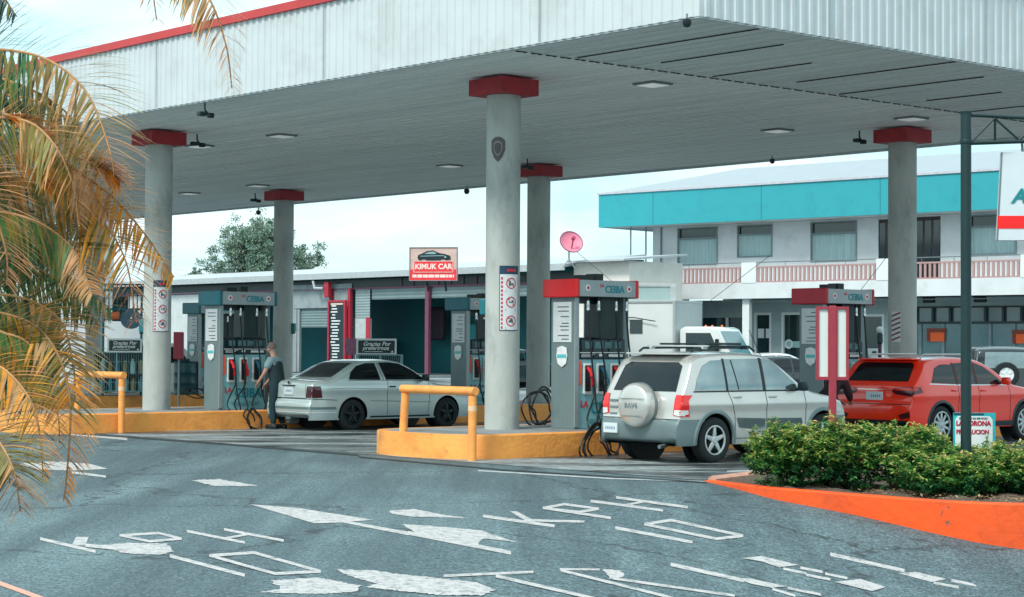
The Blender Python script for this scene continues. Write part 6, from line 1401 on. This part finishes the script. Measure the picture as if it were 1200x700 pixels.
# ------------------------------------------------------------------ palm with dry drooping fronds
pm_g = leafmat('palm_green', S(78,124,70), .35); pm_o = leafmat('palm_olive', S(140,130,66), .35); pm_d = leafmat('palm_dry_tan', S(206,160,108), .35); pm_y = leafmat('palm_orange', S(250,166,60), .35); pm_p = leafmat('palm_pinkish_dry', S(218,168,128), .3); pm_k = leafmat('palm_dark_green', S(22,72,62), .25); pm_br = leafmat('palm_dry_brown', S(122,100,58), .2)
PM = [pm_g, pm_o, pm_d, pm_y, pm_p, pm_k, pm_br]
palm = thing('palm_tree', 'feathery palm with green, orange and dry drooping fronds at the left edge', 'palm tree', (-3.55, 9.2, 0), 0)
def frond(parent, pts, ll, cols_, seed, n=46, wid=.015, droop=.5, spread=1., start=.12, rach=.009, fwd=.8, side_bias=0):
    """pts: (px,py,depth); cols_: list of (u, {material: weight}) sampled along the frond"""
    rd = random.Random(seed); P = catmull([aty(*q)-Vector(palm.location) for q in pts], 10); m = MB(); m.mi = 0
    m.tube(P, rach, 6, r1=rach*.3)
    Ls = [0]; 
    for i in range(1, len(P)): Ls.append(Ls[-1]+(P[i]-P[i-1]).length)
    tot = Ls[-1]; verts = []; faces = []; mats_ = []
    def at(u):
        s = u*tot
        for i in range(1, len(P)):
            if Ls[i] >= s: f = (s-Ls[i-1])/max(1e-6, Ls[i]-Ls[i-1]); return P[i-1].lerp(P[i], f), (P[i]-P[i-1]).normalized()
        return P[-1], (P[-1]-P[-2]).normalized()
    for k in range(n):
        u = start+(1-start)*k/n
        for sg in (1, -1):
            uu = min(.995, u+rd.uniform(-.006,.006)); p, d = at(uu); up = Vector((0,-.9,.35)); sd = d.cross(up).normalized()*sg; nn = sd.cross(d)*sg
            w_ = [c for c in cols_ if c[0] <= uu][-1][1]; mi = rd.choices([a for a, b in w_], [b for a, b in w_])[0]
            L_ = ll*(.35+.65*math.sin(math.pi*min(1, uu*.85+.12)))*rd.uniform(.85,1.1)*(1-.35*(uu > .9))
            dr = (sd*spread*rd.uniform(.8,1.1)+d*fwd*rd.uniform(.7,1.3)+nn*.12+rdir(rd)*.10).normalized(); q = p; seg = 5; ring = []; w0 = wid*rd.uniform(.8,1.1); g = droop*rd.uniform(.6,1.4)
            for s in range(seg+1):
                f = s/seg; ww = w0*(1-f**1.8)*(.55+.45*min(1, f*4))/2+.0006; wv = dr.cross(Vector((0,0,1))); wv = wv.normalized() if wv.length > .15 else dr.orthogonal().normalized()
                wv = (wv+nn*.4*sg).normalized(); ring.append((q+wv*ww, q-wv*ww)); q = q+dr*L_/seg; dr = (dr+Vector((0,0,-g*1.4/seg))+rdir(rd)*.03).normalized()
            b0 = len(verts)
            for a_, b_ in ring: verts += [tuple(a_), tuple(b_)]
            for s in range(seg): faces.append((b0+2*s, b0+2*s+1, b0+2*s+3, b0+2*s+2)); mats_.append(mi)
    me = bpy.data.meshes.new('frond'); bmv = len(m.bm.verts); m.bm.verts.index_update()
    rv = [tuple(v.co) for v in m.bm.verts]; rf = [tuple(v.index for v in f.verts) for f in m.bm.faces]; m.bm.free()
    me.from_pydata(rv+verts, [], rf+[tuple(i+len(rv) for i in f) for f in faces])
    for x in PM: me.materials.append(x)
    me.polygons.foreach_set('material_index', [2]*len(rf)+mats_); me.update()
    o = bpy.data.objects.new('frond', me); COL.objects.link(o); o.parent = parent; return o
G, O, D, Y, PK, K_, BR = range(7)
olive = [(0,[(O,5),(G,3),(BR,1),(K_,2)]),(.6,[(O,5),(D,3),(BR,2)]),(.85,[(D,5),(BR,2)])]
green = [(0,[(G,5),(K_,4)]),(.6,[(G,5),(O,2)]),(.85,[(G,3),(D,2)])]
dkgreen = [(0,[(K_,6),(G,2)]),(.7,[(K_,4),(G,2),(O,1)])]
orng = [(0,[(O,5),(G,3),(D,2)]),(.4,[(Y,4),(D,3),(O,3)]),(.85,[(Y,3),(PK,2),(BR,2)])]
pinkd = [(0,[(O,5),(G,2)]),(.45,[(PK,2),(D,4),(Y,3)]),(.7,[(Y,5),(PK,2)])]
dry = [(0,[(O,4),(G,2),(D,2)]),(.7,[(D,4),(BR,3)])]
fr = [ # points, leaflet length, colours
 ([(-170,150,9.6),(-60,70,9.2),(30,62,8.9),(95,100,8.7),(128,175,8.6),(136,240,8.6)], .50, olive, 52),
 ([(-170,190,9.9),(-50,120,9.7),(40,118,9.5),(105,165,9.4),(132,225,9.4),(140,285,9.4)], .42, olive, 46),
 ([(-170,230,9.0),(-60,150,8.7),(20,140,8.6),(60,165,8.5),(85,215,8.5),(92,265,8.5)], .38, olive, 40),
 ([(-150,250,9.4),(-40,175,9.2),(50,180,9.0),(125,225,8.9),(170,275,8.9),(204,325,8.9)], .40, pinkd, 46),
 ([(-150,300,9.2),(-30,215,9.0),(40,215,8.9),(105,245,8.8),(145,300,8.7),(160,378,8.7)], .44, orng, 50),
 ([(-150,260,10.2),(-30,205,10.2),(30,210,10.1),(80,240,10.1),(112,290,10.0)], .42, dkgreen, 40),
 ([(-150,330,10),(-40,270,10),(20,275,10),(60,300,9.9),(96,340,9.9)], .40, dkgreen, 34),
 ([(-150,380,9.8),(-40,330,9.6),(30,320,9.5),(85,330,9.4),(130,362,9.4)], .44, green, 44),
 ([(-150,400,9.3),(-50,350,9.1),(20,348,9.0),(70,375,8.9),(86,430,8.8),(88,472,8.8)], .42, olive, 44),
 ([(-150,430,8.9),(-50,370,8.8),(20,372,8.7),(62,405,8.6),(82,470,8.5),(78,560,8.5),(74,588,8.5)], .40, orng, 56),
 ([(-150,470,8.6),(-50,420,8.5),(0,430,8.4),(36,470,8.3),(48,520,8.3),(50,560,8.3)], .36, orng, 40),
 ([(-150,560,8.0),(-60,500,7.8),(-15,505,7.7),(14,545,7.6),(24,600,7.6)], .40, olive, 40),
 ([(-150,520,8.8),(-40,395,8.7),(10,392,8.6),(40,410,8.6),(58,455,8.6)], .34, green, 36),
 ([(-100,-160,8.6),(60,-130,8.4),(180,-80,8.3),(240,-10,8.2),(264,50,8.2),(272,104,8.2)], .34, [(0,[(G,4),(O,3)]),(.5,[(D,4),(O,3),(PK,2)]),(.8,[(PK,3),(D,4)])], 54),
 ([(-100,-160,9.0),(40,-120,9.0),(130,-80,9.0),(172,-30,9.0),(184,24,9.0)], .28, [(0,[(O,4)]),(.6,[(D,4),(PK,2)])], 34),
 ([(-120,-60,9.0),(-60,-45,9.0),(-10,-20,9.0),(20,20,9.0)], .30, dkgreen, 22),
 ([(-150,200,8.3),(-70,200,8.3),(-20,225,8.2),(6,290,8.2),(8,335,8.2)], .34, [(0,[(D,3)]),(.4,[(PK,5),(D,2)])], 34),
 ([(-170,120,9.8),(-70,80,9.7),(0,92,9.6),(60,118,9.5),(100,160,9.5),(112,215,9.5)], .40, olive, 44),
 ([(-160,290,9.6),(-60,235,9.5),(0,238,9.4),(50,262,9.4),(80,300,9.3),(92,350,9.3)], .36, dry, 40),
 ([(-150,360,9.5),(-60,300,9.4),(0,296,9.3),(50,318,9.2),(90,345,9.2),(118,385,9.2)], .38, green, 42),
 ([(-150,350,10.3),(-50,240,10.3),(10,235,10.3),(70,268,10.2),(110,318,10.2)], .40, dkgreen, 40),
 ([(-150,450,9.4),(-50,405,9.3),(0,405,9.3),(40,430,9.2),(66,480,9.2),(70,520,9.2)], .34, orng, 44),
 ([(-160,90,10.1),(-70,40,10.1),(-10,60,10.0),(30,110,10.0),(48,170,9.9)], .42, green, 40),
 ([(-160,240,10.1),(-70,190,10.1),(-20,195,10.0),(20,230,10.0),(44,280,9.9)], .42, olive, 40),
 ([(-160,400,10),(-70,340,10),(-20,345,9.9),(20,380,9.9),(40,430,9.8)], .42, green, 40),
 ([(-160,440,9.8),(-70,390,9.8),(-20,392,9.7),(20,420,9.7),(30,480,9.6)], .40, dkgreen, 40),
 ([(-150,210,8.9),(-40,165,8.8),(40,172,8.8),(90,200,8.7),(125,250,8.7)], .36, [(0,[(O,4)]),(.35,[(Y,6),(O,3)]),(.8,[(D,4),(PK,2)])], 44),
 ([(-150,280,8.8),(-40,250,8.8),(30,255,8.7),(84,290,8.7),(108,345,8.6)], .36, [(0,[(G,4),(O,2)]),(.5,[(G,3),(O,3)]),(.8,[(D,4)])], 44),
 ([(-150,600,8.2),(-60,540,8.1),(-20,520,8.0),(6,540,8.0),(12,570,8.0)], .36, dry, 30),
]
for i, (p_, l_, c_, n_) in enumerate(fr): frond(palm, p_, l_*(.78 if i not in (9,10,21) else .6), c_, 50+i, n=int(n_*2.4), droop=.38 if i not in (13,14) else .6, start=.16 if i not in (13,14) else .35)
# orange flower or seed spathes
for i, q in enumerate(((24,146,8.6),(40,150,8.6),(116,196,8.6),(126,204,8.6),(48,210,8.6))):
    frond(palm, [(q[0]-20,q[1]-12,q[2]),(q[0],q[1]-6,q[2]),(q[0]+14,q[1]+8,q[2])],   .13, [(0,[(Y,1)])], 90+i, n=26, wid=.018, droop=.5, start=.05, fwd=1.2, spread=.6)
# stems out of frame on the left, bound into the crown
for i, (dx, dy, h) in enumerate(((0,0,2.3),(-.25,.35,2.9),(.05,-.5,1.9),(-.4,-.1,3.3))):
    m = MB(); m.tube(catmull([(dx*.6,dy*.6,0),(dx*.8,dy*.8,h*.5),(dx,dy,h)], 5), .07, 10, r1=.05); m.build('trunk', mat('palm_stem', S(120,130,90), .8, var=.2, scale=8), palm, smooth=True)
# ------------------------------------------------------------------ people
def skin(name, V, E, m, parent, sub=2, root=0):
    me = bpy.data.meshes.new(name); me.from_pydata([v[0] for v in V], E, []); o = bpy.data.objects.new(name, me); COL.objects.link(o)
    md = o.modifiers.new('s', 'SKIN'); md.use_smooth_shade = True; me.skin_vertices or None
    if not me.skin_vertices: me.attributes
    sv = me.skin_vertices[0].data
    for i, v in enumerate(V): sv[i].radius = v[1] if isinstance(v[1], tuple) else (v[1], v[1]); sv[i].use_root = (i == root)
    ms = o.modifiers.new('b', 'SUBSURF'); ms.levels = sub; ms.render_levels = sub
    dg = bpy.context.evaluated_depsgraph_get(); dg.update(); nm = bpy.data.meshes.new_from_object(o.evaluated_get(dg)); nm.name = name
    bpy.data.objects.remove(o); bpy.data.meshes.remove(me); nm.materials.clear(); nm.materials.append(m); nm.shade_smooth()
    q = bpy.data.objects.new(name, nm); COL.objects.link(q); q.parent = parent; return q
def person(loc, rz, label, J, shirt, trousers, hairm, skinm, vest=None, short=True, cap=None):
    t = thing('person', label, 'person', loc, rz)
    V = []; E = []
    def add(p, r): V.append((p, r)); return len(V)-1
    def vec(n): return Vector(J[n])
    pel = add(J['pelvis'], (.09,.08)); sp = add(J['spine'], (.085,.075)); ch = add(J['chest'], (.11,.085)); nk = add(J['neck'], .055)
    hd = vec('head'); up = (hd-vec('neck')).normalized(); jaw = add(tuple(vec('neck').lerp(hd,.55)), .062); h1 = add(tuple(hd), (.080,.092)); h2 = add(tuple(hd+up*.09), (.062,.075))
    E += [(pel,sp),(sp,ch),(ch,nk),(nk,jaw),(jaw,h1),(h1,h2)]
    for s in 'LR':
        sh = add(J['sh'+s], .062); el = add(J['el'+s], .042); wr = add(J['wr'+s], .028); hip = add(J['hip'+s], .075); kn = add(J['kn'+s], .055); an = add(J['an'+s], .042)
        E += [(ch,sh),(sh,el),(el,wr),(pel,hip),(hip,kn),(kn,an)]
        w = vec('wr'+s); d = (w-vec('el'+s)).normalized(); sd = Vector((0,1,0)) if abs(d.y) < .8 else Vector((1,0,0)); sd = (sd-d*sd.dot(d)).normalized()
        pm_ = add(tuple(w+d*.06), (.034,.02)); E.append((wr, pm_))
        for k in range(4):
            o = sd*(-.028+.0185*k); L1 = (.032,.038,.036,.028)[k]; cu = Vector((0,0,-.012))
            f1 = add(tuple(w+d*.095+o), .0085); f2 = add(tuple(w+d*(.095+L1)+o+cu), .008); f3 = add(tuple(w+d*(.095+L1*1.7)+o+cu*3), .007); E += [(pm_,f1),(f1,f2),(f2,f3)]
        t1 = add(tuple(w+d*.05-sd*.045+Vector((0,0,-.01))), .010); t2 = add(tuple(w+d*.085-sd*.055+Vector((0,0,-.02))), .008); E += [(wr,t1),(t1,t2)]
    b = skin('body', V, E, skinm, t)
    # nose, ears, eyes face along +x of the head
    m = MB(); m.tube([tuple(hd+Vector((.075,0,.02))), tuple(hd+Vector((.108,0,-.018))), tuple(hd+Vector((.08,0,-.03)))], .012, 6); m.build('nose', skinm, b, smooth=True)
    for sg in (1,-1):
        m = MB(); m.lathe([(.001,-.012),(.022,-.008),(.026,0),(.02,.01),(.001,.012)], 12, Matrix.Translation(hd+Vector((0,sg*.083,-.005))) @ Matrix.Rotation(math.pi/2,4,'X')); m.build('ear', skinm, b, smooth=True)
        m = MB(); m.lathe([(.001,-.01),(.011,0),(.001,.01)], 8, Matrix.Translation(hd+Vector((.082,sg*.033,.018)))); m.build('eye', black, b, smooth=True)
    # hair shell
    bm = bmesh.new(); bmesh.ops.create_uvsphere(bm, u_segments=20, v_segments=14, radius=1)
    bmesh.ops.delete(bm, geom=[v for v in bm.verts if v.co.z < -.25 or (v.co.x > .45 and v.co.z < .55)], context='VERTS')
    for v in bm.verts: v.co = Vector((v.co.x*.106, v.co.y*.092, v.co.z*.115))+hd+Vector((-.008,0,.035))
    mb = MB(); mb.join(bm); mb.build('hair', hairm, t, smooth=True)
    # shirt
    SV = [(J['spine'],(.165,.14)),(J['chest'],(.175,.145)),(tuple(vec('neck').lerp(vec('chest'),.35)),(.085,.08))]; SE = [(0,1),(1,2)]
    hem = vec('pelvis').lerp(vec('spine'),.15); SV.append((tuple(hem+Vector((0,0,-.08))),(.165,.145))); SE.append((0,3))
    for s in 'LR':
        i = len(SV); SV += [(J['sh'+s],.092),(tuple(vec('sh'+s).lerp(vec('el'+s),.75 if short else 1.)),.072)]; SE += [(1,i),(i,i+1)]
        if not short: SV.append((tuple(vec('el'+s).lerp(vec('wr'+s),.92)),.042)); SE.append((i+1,i+2))
    skin('shirt', SV, SE, shirt, t, root=0)
    if vest:
        VV = [(J['spine'],(.19,.165)),(tuple(vec('chest')+Vector((0,0,-.03))),(.195,.165)),(tuple(vec('chest')+Vector((0,0,.05))),(.13,.13)),(tuple(hem+Vector((0,0,-.06))),(.185,.165))]; skin('vest', VV, [(0,1),(1,2),(0,3)], vest, t)
    TV = [(J['pelvis'],(.16,.145)),(tuple(vec('pelvis').lerp(vec('spine'),.8)),(.15,.132))]; TE = [(0,1)]
    for s in 'LR':
        i = len(TV); TV += [(J['hip'+s],.12),(J['kn'+s],.085),(tuple(vec('an'+s)+Vector((0,0,.01))),.066)]; TE += [(0,i),(i,i+1),(i+1,i+2)]
    skin('trousers', TV, TE, trousers, t)
    for s in 'LR':
        a = vec('an'+s); m = MB(); m.box(a.x-.09, a.x+.18, a.y-.048, a.y+.048, 0, .10, .03); m.build('shoe', black, t, smooth=True)
    return t
skm = mat('skin_tone', S(196,150,130), .55, var=.06); hairg = mat('hair_grey', S(120,104,98), .8); hairk = mat('hair_dark', S(30,26,26), .7)
shirtm = mat('shirt_pale_blue', S(130,156,162), .8, var=.06); vestm = mat('vest_dark', S(26,48,52), .8, var=.15); trom = mat('trousers_dark_teal', S(18,52,58), .85, var=.15); mar = mat('jacket_maroon', S(54,24,34), .8, var=.15); trk = mat('trousers_black', S(18,22,26), .85)
pp = AB(9.12, onA(325, 9.12, 480), .0)
J1 = dict(pelvis=(0,0,.97), spine=(.03,0,1.13), chest=(.07,0,1.36), neck=(.12,0,1.52), head=(.165,0,1.635), shL=(.07,.175,1.42), shR=(.08,-.175,1.42), elL=(.16,.23,1.16), elR=(.20,-.22,1.17), wrL=(.33,.18,.98), wrR=(.36,-.16,.96),
          hipL=(0,.09,.90), hipR=(0,-.09,.90), knL=(.05,.10,.50), knR=(.02,-.10,.50), anL=(.02,.11,.08), anR=(-.06,-.11,.08))
person(tuple(pp), TH+R(112), 'grey haired attendant in pale shirt and dark vest reaching to the teal topped pump', J1, shirtm, trom, hairg, skm, vest=vestm)
p2_ = AB(-1.95, onA(972, -1.95, 480), .0)
J2 = dict(pelvis=(-.12,0,.88), spine=(.02,0,1.0), chest=(.22,0,1.10), neck=(.38,0,1.14), head=(.50,0,1.13), shL=(.24,.17,1.12), shR=(.24,-.17,1.12), elL=(.36,.20,.88), elR=(.36,-.20,.88), wrL=(.52,.12,.80), wrR=(.52,-.12,.80),
          hipL=(-.12,.09,.83), hipR=(-.12,-.09,.83), knL=(.06,.11,.47), knR=(.02,-.11,.46), anL=(-.08,.12,.08), anR=(-.14,-.12,.08))
person(tuple(p2_), TH+R(10), 'stooping person in dark clothes behind the red framed board pole', J2, mar, trk, hairk, skm, short=False)
# box on the red crossover seat is behind tinted glass; driver of the saloon likewise unseen
# wires slung across the balcony building
def wire_(pts, label):
    m = MB(); m.tube(catmull([aty(*p) for p in pts], 8), .011, 5); tag(m.build('overhead_wire', darkplastic), label, 'wire', 'thin overhead wires')
wire_([(833,352,78),(902,300,76)], 'thin wire slanting up across the balcony pier over the lorry')
wire_([(1005,345,74),(1040,300,72)], 'thin wire slanting past the balcony beside the right column')
wire_([(672,292,79),(735,345,77)], 'thin wire running from the dish down to the workshop end')
